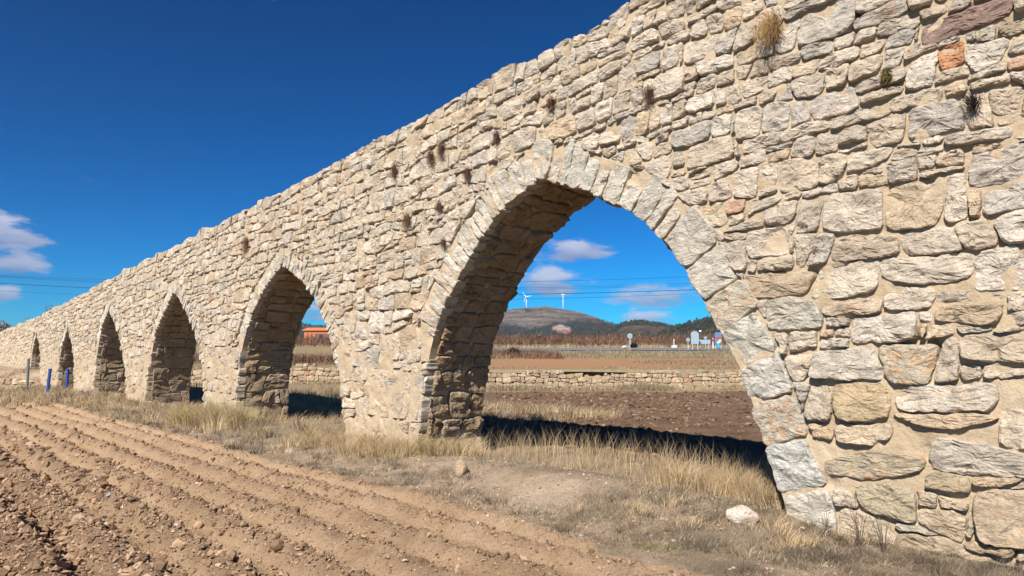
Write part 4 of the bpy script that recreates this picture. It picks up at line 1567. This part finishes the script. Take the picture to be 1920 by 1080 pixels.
def build_scrub():
    rng = np.random.default_rng(17)
    U = lambda a, b: (lambda n: rng.uniform(a, b, n))
    OL = [(.25, .20, .10), (.20, .17, .085), (.30, .24, .13), (.17, .14, .075), (.34, .28, .17)]
    RED = [(.13, .068, .045), (.165, .085, .055), (.10, .058, .04), (.19, .11, .075)]
    # dry grass along the terrace wall, foot and top
    G = []
    def foot(n):
        return rng.uniform(-20, 28, n)
    x = foot(16000); y = y_terrace(x) - np.abs(rng.normal(0, .9, 16000)) - .15
    cl = vnoise(x * .45, y * .3)
    k = rng.random(16000) < .5 + .6 * cl
    P = np.stack([x, y, gz(x, y) - .03], -1)[k]
    m = len(P)
    G.append(blades(P, (.42 + .30 * cl[k]) * rng.uniform(.4, 1.1, m), np.full(m, .012), rng.uniform(0, 6.28, m), rng.uniform(.1, .9, m), rng.uniform(0, .8, m), pick(rng, THATCH + OL + GREYT, m)))
    add_grass('wall_foot_grass', G, MAT_GRASS)
    G = [band('', rng, 9000, U(-24, 26), U(34.6, 38.5), .28, .014, STRAW + OL + GREYT),
         band('', rng, 7000, U(9, 26), U(36, 60), .4, .02, GREYT + THATCH + OL)]
    add_grass('terrace_grass', G, MAT_GRASS)
    G = [band('', rng, 26000, U(-8, 60), U(68, 108), .75, .03, OL + THATCH),
         band('', rng, 9000, U(-10, 60), U(126, 134), 1.2, .06, OL + STRAW)]
    add_grass('olive_scrub', G, MAT_GRASS)
    G = [band('', rng, 9000, U(-14, 5), U(64, 96), 1.0, .035, RED + [(.22, .15, .09)], zlift=.3),
         band('', rng, 15000, U(-30, -8), U(44, 62), 1.0, .022, RED + [(.2, .15, .1)], zlift=.35),
         band('', rng, 30000, lambda n: rng.uniform(-.42, .55, n) * 175, U(138, 205), 2.2, .075, RED + [(.10, .075, .05)], zlift=1.6),
         band('', rng, 14000, lambda n: rng.uniform(-.5, .6, n) * 300, U(220, 380), 4.0, .17, RED + [(.085, .07, .05), (.12, .09, .06)], zlift=3.0)]
    add_grass('red_brown_thicket', G, MAT_TWIG)
    # pale grass terraces showing between the thickets
    G = [band('', rng, 9000, lambda n: rng.uniform(-.3, .5, n) * 210, U(208, 216), 1.2, .12, [(.36, .27, .18), (.30, .22, .14)], zlift=1.2)]
    add_grass('pale_terrace_grass', G, MAT_GRASS)


build_scrub()


# ------------------------------------------------------------------ road and its furniture
def asphalt():
    m, nt, b = new_mat('asphalt')
    g = nt.nodes.new('ShaderNodeNewGeometry')
    a = noise(nt, g.outputs['Position'], .8, 6, .6)
    nt.links.new(ramp(nt, a, [(.3, (.12, .12, .13)), (.7, (.17, .17, .18))]), b.inputs['Base Color'])
    bump(nt, b, [(noise(nt, g.outputs['Position'], 60, 4, .7), .01, .6)])
    return m


def build_road():
    xs = np.linspace(-6, 95, 60)
    yc = 118 + 0.03 * (xs - 10)
    V, Q = [], []
    ws = np.linspace(-5.5, 5.5, 9)
    for x, y in zip(xs, yc):
        for w in ws: V.append((x, y + w, float(np.interp(y + w, FAR_Y, FAR_Z)) + .11))
    link('road', make_mesh('road', V, grid_quads(len(xs), len(ws))[:, ::-1]), asphalt(), kind='structure')
    V = []
    for x, y in zip(xs, yc):
        for w in (-5.2, -5.05): V.append((x, y + w, float(np.interp(y + w, FAR_Y, FAR_Z)) + .118))
        for w in (5.05, 5.2): V.append((x, y + w, float(np.interp(y + w, FAR_Y, FAR_Z)) + .118))
    Q = []
    for i in range(len(xs) - 1):
        for a in (0, 2): Q.append((i * 4 + a, i * 4 + a + 1, i * 4 + 5 + a, i * 4 + 4 + a)[::-1])
    link('road_marking', make_mesh('road_marking', V, Q), plain('white_road_paint', (.75, .75, .73), .7), kind='structure')


build_road()
ALU = plain('sign_back_aluminium', (.27, .35, .41), .5, .0, .08, 3)
STEEL = plain('galvanised_steel', (.50, .52, .54), .5, .2, .08)
WHITE = plain('white_paint', (.80, .80, .79), .5, 0, .04)
RED_P = plain('red_paint', (.50, .03, .03), .5)
YEL = plain('yellow_paint', (.75, .55, .04), .5)
CYAN = plain('cyan_plastic', (.02, .40, .75), .45)
SBLUE = plain('sign_blue', (.10, .17, .32), .5)


def ground_far(x, y): return float(np.interp(y, FAR_Y, FAR_Z)) + .0


def px_m(n, Y): return n * Y / F_PX


def disc(m, c, r, y0, y1, n=24):
    m.prism([(c[0] + r * math.cos(2 * math.pi * k / n), c[1] + r * math.sin(2 * math.pi * k / n)) for k in range(n)], y0, y1)


def round_sign(label, px, py, dia_px, foot_py, Y, plate=False):
    c = at(px, py, Y); g = at(px, foot_py, Y)[2]
    root = empty('road_sign', (c[0], Y, g), label, 'road sign', 'road signs by the junction')
    h = c[2] - g; r = px_m(dia_px, Y) / 2
    m = MB(); m.tube([(0, .05, -.4), (0, .05, h + r * .8)], .05, 8); m.build('pole', STEEL, root)
    m = MB(); disc(m, (0, h), r, -.02, .0); m.build('sign_plate', ALU, root)
    m = MB()
    for s in (-1, 1): m.box((s * r * .35, -.035, h), (.07, .03, r * .8))
    m.build('bracket', GREY, root)
    if plate:
        m = MB(); m.box((0, -.01, h - r - px_m(7, Y)), (px_m(4, Y), .03, px_m(7, Y))); m.build('lower_plate', ALU, root, bevel=.01)
        m = MB(); m.box((0, -.04, h - r - px_m(7, Y)), (px_m(1.3, Y), .03, px_m(4.5, Y))); m.build('plate_bracket', GREY, root)
    return root


round_sign('round road sign seen from behind with a small plate under it', 1181, 630, 9.6, 652, 112, True)
round_sign('smaller round road sign beside the tall grey direction board', 1290, 637, 7.2, 651, 113)


def board(label, px0, px1, py0, py1, foot, Y, panels, crown=False):
    a = at(px0, py1, Y); b = at(px1, py0, Y); g = at(px0, foot, Y)[2]
    cx = (a[0] + b[0]) / 2; W = b[0] - a[0]; H = b[2] - a[2]; z0 = a[2] - g
    root = empty('direction_board', (cx, Y, g), label, 'road sign', 'road signs by the junction')
    for s in (-.35, .35):
        m = MB(); m.tube([(s * W, .06, -.4), (s * W, .06, z0 + H * .95)], .05, 8); m.build('post', STEEL, root)
    for k in range(panels):
        w = W / panels; x = -W / 2 + w * (k + .5)
        hh = H * (1.0 if not crown or 0 < k < panels - 1 else .88)
        m = MB(); m.box((x, 0, z0 + hh / 2), (w * .94, .04, hh)); m.build('panel', ALU, root, bevel=.012)
    for t in (.25, .7):
        m = MB(); m.box((0, -.035, z0 + H * t), (W * .96, .03, .05)); m.build('rail', STEEL, root)
    return root


board('tall grey direction board of upright panels seen from behind', 1296, 1310, 621, 645, 652, 114, 4, True)
board('low wide grey direction board behind the triangle sign', 1311, 1332, 637, 645, 652, 115.5, 4)
# triangle sign on a pole
c = at(1322.5, 633.5, 117); g = at(1322, 653, 117)[2]
root = empty('yield_sign', (c[0], 117, g), 'small inverted triangle sign above the low wide board', 'road sign', 'road signs by the junction')
m = MB(); m.tube([(0, .05, -.4), (0, .05, c[2] - g)], .04, 8); m.build('pole', STEEL, root)
m = MB(); m.prism([(-.34, c[2] - g + .2), (0, c[2] - g - .4), (.34, c[2] - g + .2)], -.02, .02); m.build('sign_plate', ALU, root)
# coloured panel partly behind the arch edge
c0 = at(1341, 645, 116); c1 = at(1353, 623, 116); g = at(1345, 652, 116)[2]
root = empty('information_panel', ((c0[0] + c1[0]) / 2, 116, g), 'blue information panel with a red band half hidden by the arch', 'sign')
W = c1[0] - c0[0]; H = c1[2] - c0[2]; z0 = c0[2] - g
for s in (-.4, .4):
    m = MB(); m.tube([(s * W, .06, -.4), (s * W, .06, z0 + H)], .04, 8); m.build('post', STEEL, root)
m = MB(); m.box((0, 0, z0 + H * .5), (W, .06, H)); m.build('panel', SBLUE, root, bevel=.012)
m = MB(); m.box((.06, -.04, z0 + H * .52), (W * .75, .02, H * .14)); m.build('red_band', RED_P, root)
m = MB(); disc(m, (W * .2, z0 + H * .28), W * .2, -.06, -.035, 16); m.build('yellow_roundel', YEL, root)
# litter barrel
c0 = at(1347, 651, 112); r = px_m(5.2, 112) / 2
root = empty('litter_barrel', (c0[0], 112, c0[2]), 'bright cyan barrel standing at the road edge below the blue panel', 'barrel')
m = MB(); hb = px_m(8, 112)
m.tube([(0, 0, 0), (0, 0, hb * .1), (0, 0, hb * .5), (0, 0, hb * .9), (0, 0, hb)], [r * .9, r, r * 1.04, r, r * .93], 16); m.build('body', CYAN, root, smooth=False)
m = MB(); m.tube([(0, 0, hb), (0, 0, hb + .12), (0, 0, hb + .2)], [r * 1.02, r * .9, r * .3], 16); m.build('lid', WHITE, root)
for z in (.33, .68):
    m = MB(); m.tube([(0, 0, hb * z - .02), (0, 0, hb * z + .02)], [r * 1.08, r * 1.08], 16); m.build('hoop', CYAN, root)
# slim post with red top, white post with its slab
c0 = at(1337, 651, 114); root = empty('delineator_post', (c0[0], 114, c0[2]), 'slim orange red post between the low board and the blue panel', 'post')
h = px_m(17, 114); m = MB(); m.box((0, 0, h * .5 - .1), (.12, .05, h + .2)); m.build('shaft', WHITE, root, bevel=.01)
m = MB(); m.box((0, 0, h * .75), (.16, .09, h * .3)); m.build('reflector', RED_P, root, bevel=.01)
c0 = at(1264, 651, 113); root = empty('delineator_post', (c0[0], 113, c0[2]), 'thin white post rising from a white concrete block by the road', 'post')
h = px_m(16, 113); m = MB(); m.tube([(0, 0, -.1), (0, 0, h)], .045, 8); m.build('shaft', WHITE, root)
m = MB(); m.box((0, 0, .1), (px_m(10, 113), .5, .3), 0, .9); m.build('block', WHITE, root, bevel=.04)
# distant white lamp-like dish above the boards
c0 = at(1313, 621, 150); g = np.interp(150, FAR_Y, FAR_Z)
root = empty('white_globe_lamp', (c0[0], 150, g), 'small white globe lamp above the roadside boards', 'lamp')
m = MB(); m.tube([(0, 0, 0), (0, 0, c0[2] - g)], [.07, .05], 8); m.build('pole', GREY, root)
V0, F0 = ico(2); o = link('globe', make_mesh('globe', V0 * np.array([.28, .28, .22]) + np.array([0, 0, c0[2] - g]), None, F0), WHITE, root)


def bush(label, px, py, Y, rad, h, pal, seed, n=1500):
    c = at(px, py, Y); rng = np.random.default_rng(seed)
    root = empty('bush', (c[0], Y, c[2]), label, 'bush')
    m = MB()
    for k in range(6):
        a = rng.uniform(0, 6.28); m.tube([(0, 0, -.1), (math.cos(a) * rad * .3, math.sin(a) * rad * .3, h * .5), (math.cos(a) * rad * .6, math.sin(a) * rad * .6, h * .9)], [.04, .03, .012], 5)
    m.build('trunk', WOOD_DARK, root)
    d = rng.normal(0, 1, (n, 3)); d /= np.linalg.norm(d, axis=1)[:, None]; d[:, 2] = np.abs(d[:, 2])
    lob = .75 + .35 * vnoise(d[:, 0] * 2 + seed, d[:, 1] * 2, d[:, 2] * 2)
    P = d * (lob * rng.uniform(.35, 1, n) ** .5)[:, None] * np.array([rad, rad, h])
    V, Q, T, A = blades(P, np.full(n, rad * .3), np.full(n, rad * .05), rng.uniform(0, 6.28, n), rng.uniform(0, 1.5, n), rng.uniform(0, .8, n), pick(rng, pal, n))
    link('foliage', make_mesh('foliage', V, Q, T, A), MAT_TWIG, root)


bush('dark leaning bush beside the round road sign', 1188, 652, 113, .75, 1.0, [(.02, .02, .016), (.03, .028, .02)], 3)
bush('grey bare bush behind the wall top at the far left', 4, 632, 70, 1.2, 1.5, [(.16, .12, .09), (.2, .16, .12)], 5, 700)
for i, (px, Y, r_, lab) in enumerate([(962, 75, 1.1, 'reddish bare bush left end of the road bank'), (1010, 170, 2.6, 'large rust brown bare bush below the hill scar, left of two'), (1045, 165, 2.2, 'rust brown bare bush below the hill scar, right of two')]):
    gy = np.interp(Y, FAR_Y, FAR_Z); py = Y_HOR - F_PX * (gy - CAM_H) / Y
    bush(lab, px, py, Y, r_, r_ * 1.05, [(.13, .068, .05), (.17, .09, .06), (.10, .06, .045)], 40 + i, 2600)
for i, (px, Y) in enumerate([(1170, 111)]):
    V0, F0 = ico(3); c0 = at(px, 652, Y)
    r = 1 + .3 * vnoise(V0[:, 0] * 1.5, V0[:, 1] * 1.5, V0[:, 2] * 1.5)
    o = link('rock', make_mesh('rock', V0 * r[:, None] * np.array([.36, .3, .26]), None, F0, np.tile([.6, .58, .54, .1], (len(V0), 1))), ROCK_MAT)
    o.location = (c0[0], Y, c0[2] + .1); o['label'] = 'white rock at the road edge left of the round sign'; o['category'] = 'rock'

# ------------------------------------------------------------------ brick house seen through the second arch
BRICK = plain('orange_brick', (.42, .15, .065), .85, 0, .16, 3)
BROWN = plain('brown_render', (.16, .085, .06), .9, 0, .2, 2)
ROOF = plain('roof_tile', (.50, .17, .07), .8, 0, .15, 4)
DARKG = plain('dark_opening', (.03, .028, .028), .5)


def build_house():
    Y = 190.0
    a = at(590, 0, Y)[0]; top = at(600, 614, Y)[2]; g = float(np.interp(Y, FAR_Y, FAR_Z))
    root = empty('brick_house', (a + 7, Y + 4, g), 'orange brick farm building behind red scrub, seen through the second arch', 'building')
    W, D_, H = 14.0, 9.0, top - g - .9
    m = MB(); m.box((0, 0, H / 2 - .3), (W, D_, H + .6)); m.build('wall', BRICK, root)
    m = MB(); m.box((1.2, -D_ / 2 - .06, H * .42), (W * .74, .12, H * .72)); m.build('rendered_panel', BROWN, root)
    m = MB()
    e = .4
    V = [(-W / 2 - e, -D_ / 2 - e, H), (W / 2 + e, -D_ / 2 - e, H), (W / 2 + e, D_ / 2 + e, H), (-W / 2 - e, D_ / 2 + e, H),
         (-W / 2 - e, -D_ / 2 - e, H + .2), (W / 2 + e, -D_ / 2 - e, H + .2), (W / 2 + e, D_ / 2 + e, H + .2), (-W / 2 - e, D_ / 2 + e, H + .2), (-W / 2 - e, 0, H + 1.0), (W / 2 + e, 0, H + 1.0)]
    m.add(V, [(3, 2, 1, 0), (0, 1, 5, 4), (2, 3, 7, 6), (4, 5, 9, 8), (6, 7, 8, 9), (0, 4, 8, 7, 3), (1, 2, 6, 9, 5)])
    m.build('roof', ROOF, root)
    for x in (-2.2, 1.2, 4.4):
        m = MB(); m.box((x, -D_ / 2 - .14, H * .55), (1.2, .1, 1.2)); f = m.build('window', BROWN, root)
        m = MB(); m.box((x, -D_ / 2 - .2, H * .55), (1.0, .04, 1.0)); m.build('pane', DARKG, f)
    for x in (-W / 2 + .9, -W / 2 + 2.0):
        m = MB(); m.box((x, -D_ / 2 - .1, H * .45), (.28, .2, H * .9)); m.build('pilaster', BRICK, root)


build_house()


# ------------------------------------------------------------------ hills
def hill_mat():
    m, nt, b = new_mat('hill_ground')
    c, al = attr_tint(nt)
    g = nt.nodes.new('ShaderNodeNewGeometry')
    f = noise(nt, g.outputs['Position'], .06, 8, .7)
    col = mixc(nt, 1.0, c, ramp(nt, f, [(.3, (.62, .6, .6)), (.5, (1, 1, 1)), (.7, (1.3, 1.28, 1.25))]), 'MULTIPLY')
    nt.links.new(col, b.inputs['Base Color'])
    b.inputs['Specular IOR Level'].default_value = 0.0
    bump(nt, b, [(f, 26.0, 1.0)])
    return m


HILL = hill_mat()


def hill(name, prof, Y, depth, tones, seed, forest, scar=None, tree_n=900, tree_h=7.0):
    """prof: silhouette as photo pixels; a rounded ridge of real depth"""
    px = np.array([p[0] for p in prof], float); py = np.array([p[1] for p in prof], float)
    X = (px - 960) / F_PX * Y
    Zt = CAM_H + (Y_HOR - py) / F_PX * Y
    gx = np.linspace(X[0], X[-1], 210); gyv = np.linspace(Y - depth, Y + depth, 64)
    xx, yy = np.meshgrid(gx, gyv, indexing='ij')
    base = np.interp(yy, FAR_Y, FAR_Z) - 6
    t = np.clip(np.abs(yy - Y) / depth, 0, 1)
    shape = (np.cos(t * math.pi) * .5 + .5) ** .85
    zt = np.interp(xx * (Y / yy) ** .4, X, Zt)
    gul = fbm(xx * .012 + seed, yy * .004, None, 4, .55)
    s2 = np.clip(shape + .10 * gul * (1 - shape) * shape * 4 * .6, 0, 1)
    z = base + np.maximum(zt - base, 0) * s2
    strata = np.sin((z) * .42 + gul * 2.5)
    z = z + .9 * strata * (shape < .985) * (t < .9) * (zt - base > 15)
    V = np.stack([xx, yy, z], -1).reshape(-1, 3)
    rel = ((z - base) / np.maximum(zt - base, 1)).ravel()
    bare, pale, wood = [np.array(c) for c in tones]
    n1 = fbm(V[:, 0] * .02 + seed, V[:, 1] * .02, V[:, 2] * .03, 4)
    col = bare + (pale - bare) * np.clip(.5 + .5 * strata.ravel() * .8 + n1 * 1.1, 0, 1)[:, None]
    w = forest(V, rel, n1)
    col = col * (1 - w[:, None]) + wood * w[:, None]
    if scar is not None:
        sx, sz, sw, sh = scar
        P = project(V)
        d = ((P[0] - sx) / sw) ** 2 + ((P[1] - sz + (P[0] - sx) * -.18) / sh) ** 2 + .55 * n1
        k = sstep(1.15, .8, d) * (V[:, 1] < Y)
        sc = np.where((P[1] > sz + 1.5)[:, None], np.array([.42, .20, .16]), np.array([.50, .40, .34]))
        col = col * (1 - k[:, None]) + sc * k[:, None]
        w = w * (1 - k)
    col = np.clip(col, .01, .9)
    link(name, make_mesh(name, V, grid_quads(*xx.shape), attr=np.concatenate([col, np.ones((len(col), 1))], 1)), HILL, kind='structure')
    # pines: many small spiky crowns
    rng = np.random.default_rng(seed + 5)
    cand = np.where((w > .35) & (V[:, 1] < Y + 40) & (rel > .02))[0]
    if len(cand):
        idx = rng.choice(cand, tree_n)
        step = np.array([gx[1] - gx[0], gyv[1] - gyv[0], 0])
        P = V[idx] + (rng.uniform(-.5, .5, (tree_n, 3))) * step
        hgt = tree_h * rng.uniform(.45, 1.15, tree_n)
        k = 5
        an = np.linspace(0, 2 * np.pi, k, endpoint=False)
        Vt, Tt = [], []
        rad = hgt * rng.uniform(.26, .42, tree_n)
        jr = rng.uniform(.65, 1.25, (tree_n, k))
        low = np.stack([P[:, None, 0] + rad[:, None] * jr * np.cos(an), P[:, None, 1] + rad[:, None] * jr * np.sin(an), P[:, None, 2] + (hgt * .12)[:, None] + 0 * jr], -1)
        mid = np.stack([P[:, None, 0] + rad[:, None] * .75 * jr[:, ::-1] * np.cos(an + .4), P[:, None, 1] + rad[:, None] * .75 * jr[:, ::-1] * np.sin(an + .4), P[:, None, 2] + (hgt * .55)[:, None] + 0 * jr], -1)
        top = P + np.stack([0 * hgt, 0 * hgt, hgt], -1)
        Vt = np.concatenate([low, mid, top[:, None]], 1)
        i = np.arange(k); i1 = (i + 1) % k
        Q = np.stack([i, i1, k + i1, k + i], -1); T = np.stack([k + i, k + i1, np.full(k, 2 * k)], -1)
        o = (np.arange(tree_n) * (2 * k + 1))[:, None, None]
        tt = pick(rng, [(.036, .043, .034), (.027, .034, .028), (.046, .05, .038)], tree_n, .2)
        link('pine_forest', make_mesh('pine_forest', Vt.reshape(-1, 3), (Q[None] + o).reshape(-1, 4), (T[None] + o).reshape(-1, 3), np.repeat(np.concatenate([tt, np.ones((tree_n, 1))], 1), 2 * k + 1, 0), False), MAT_CLOD, kind='stuff')


def f_main(V, rel, n1):
    px, py, _ = project(V)
    line = np.interp(px, [900, 940, 990, 1020, 1045, 1075, 1105, 1150, 1200], [612, 606, 613, 610, 604, 599, 597, 606, 630])
    return np.clip(sstep(-4, 5, py - line + 11 * n1) + .8 * sstep(.28, .5, n1), 0, 1) * .92


hill('hill', [(300, 660), (420, 640), (520, 618), (560, 606), (600, 612), (700, 622), (800, 606), (880, 592), (940, 585), (965, 580), (1010, 577), (1022, 575), (1040, 579), (1075, 584), (1110, 594), (1150, 611), (1200, 632), (1260, 652)],
     2000.0, 520.0, ((.14, .115, .10), (.30, .245, .20), (.042, .050, .044)), 3, f_main, (1052, 617, 17, 7.5), 3000, 5.5)


def f_low(V, rel, n1): return np.clip(sstep(.0, .35, n1 + .18) * .85 + .25 * sstep(.8, 1, rel), 0, 1)


hill('hill', [(1080, 652), (1140, 622), (1160, 609), (1180, 604), (1200, 603), (1230, 607), (1255, 613), (1290, 626), (1360, 652)], 1250.0, 330.0, ((.13, .10, .075), (.19, .15, .11), (.045, .05, .034)), 8, f_low, None, 1100, 4.2)


def f_dense(V, rel, n1): return np.clip(.75 + .6 * n1, 0, 1)


hill('hill', [(1180, 650), (1230, 628), (1262, 617), (1280, 611), (1300, 604), (1320, 600), (1345, 597), (1400, 590), (1500, 580), (1640, 590), (1800, 620), (1950, 652)], 800.0, 240.0, ((.12, .10, .075), (.17, .14, .10), (.045, .052, .034)), 12, f_dense, None, 2600, 4.4)


# ------------------------------------------------------------------ wind turbines
TURB = plain('turbine_paint', (.60, .61, .62), .5, 0, .03)


def turbine(label, px, hub_py, foot_py, Y, blade_angles, yaw):
    hub = at(px, hub_py, Y); g = at(px, foot_py + 3, Y)
    root = empty('wind_turbine', (g[0], Y, g[2]), label, 'wind turbine', 'wind turbines on the hill')
    H = hub[2] - g[2]
    m = MB(); m.tube([(0, 0, 0), (0, 0, H * .5), (0, 0, H)], [1.6, 1.25, .9], 14); m.build('tower', TURB, root, smooth=True)
    ca, sa = math.cos(yaw), math.sin(yaw)
    rt = lambda p: (p[0] * ca - p[1] * sa, p[0] * sa + p[1] * ca, p[2])
    m = MB(); m.tube([rt((0, -3.5, H + .6)), rt((0, 0, H + .8)), rt((0, 5.5, H + .8))], [1.3, 1.9, 1.3], 10); m.build('nacelle', TURB, root)
    m = MB(); m.tube([rt((0, -3.3, H + .6)), rt((0, -5.0, H + .6)), rt((0, -5.8, H + .6))], [1.5, 1.2, .3], 10); m.build('hub', TURB, root)
    L = px_m(11.5, Y)
    for a in blade_angles:
        c, s = math.cos(R(a)), math.sin(R(a))
        P = []
        for t, w in ((.02, .7), (.15, 1.35), (.5, .95), (.85, .55), (1, .15)): P.append(((t * L), w))
        V = []
        for l, w in P:
            for dx, dy in ((-w, 0), (0, -.35 * w), (w * .8, 0), (0, .35 * w)):
                x = c * l - s * dx; z = s * l + c * dx
                V.append(rt((x, -4.6 + dy, H + .6 + z)))
        F = []
        for i in range(4):
            for k in range(4): F.append((i * 4 + k, i * 4 + (k + 1) % 4, i * 4 + 4 + (k + 1) % 4, i * 4 + 4 + k))
        F += [(3, 2, 1, 0), (16, 17, 18, 19)]
        m = MB(); m.add(V, F); m.build('blade', TURB, root)


turbine('white wind turbine left of two on the hill, its three blades spread', 987, 557, 580, 2000, (128, 8, 248), R(-20))
turbine('white wind turbine right of two on the hill, seen edge on', 1056, 553, 584, 2000, (90, 210, 330), R(-86))

# ------------------------------------------------------------------ power lines
WIRE = plain('black_cable', (.02, .02, .022), .6)


def power_line(label, pts, Y, rad):
    x = np.array([p[0] for p in pts], float); y = np.array([p[1] for p in pts], float)
    co = np.polyfit(x, y, 2)
    P = [tuple(at(q, float(np.polyval(co, q)), Y)) for q in np.linspace(-420, 2150, 70)]
    m = MB(); m.tube(P, rad, 6)
    o = m.build('power_line', WIRE, None, smooth=True)
    o['label'] = label; o['category'] = 'power line'; o['group'] = 'cables strung across the sky behind the aqueduct'


power_line('topmost thin black cable crossing the sky in the near arch', [(0, 515), (190, 526), (975, 527), (1282, 520)], 62, .014)
power_line('upper cable of the close pair under the topmost cable', [(0, 518), (200, 528), (970, 540), (1290, 531)], 62.6, .013)
power_line('lower cable of the close pair under the topmost cable', [(0, 519.5), (195, 529.5), (970, 543), (1290, 534)], 63.2, .011)
power_line('thickest black cable, crossing just above the turbine hubs', [(0, 531), (175, 540), (965, 552), (1305, 543)], 60, .026)
power_line('lowest thin cable, crossing the turbine towers in the near arch', [(0, 545), (160, 553), (963, 561), (1300, 551)], 64, .012)


# ------------------------------------------------------------------ air
def build_haze():
    m = bpy.data.materials.new('thin_air'); m.use_nodes = True
    nt = m.node_tree; nt.nodes.clear()
    out = nt.nodes.new('ShaderNodeOutputMaterial'); v = nt.nodes.new('ShaderNodeVolumePrincipled')
    v.inputs['Color'].default_value = (.62, .76, 1.0, 1); v.inputs['Density'].default_value = 0.00006
    v.inputs['Anisotropy'].default_value = 0.2
    nt.links.new(v.outputs[0], out.inputs['Volume'])
    b = MB(); b.box((0, 5900, 95), (19500, 12900, 300))
    b.build('haze', m, None, kind='stuff')


build_haze()
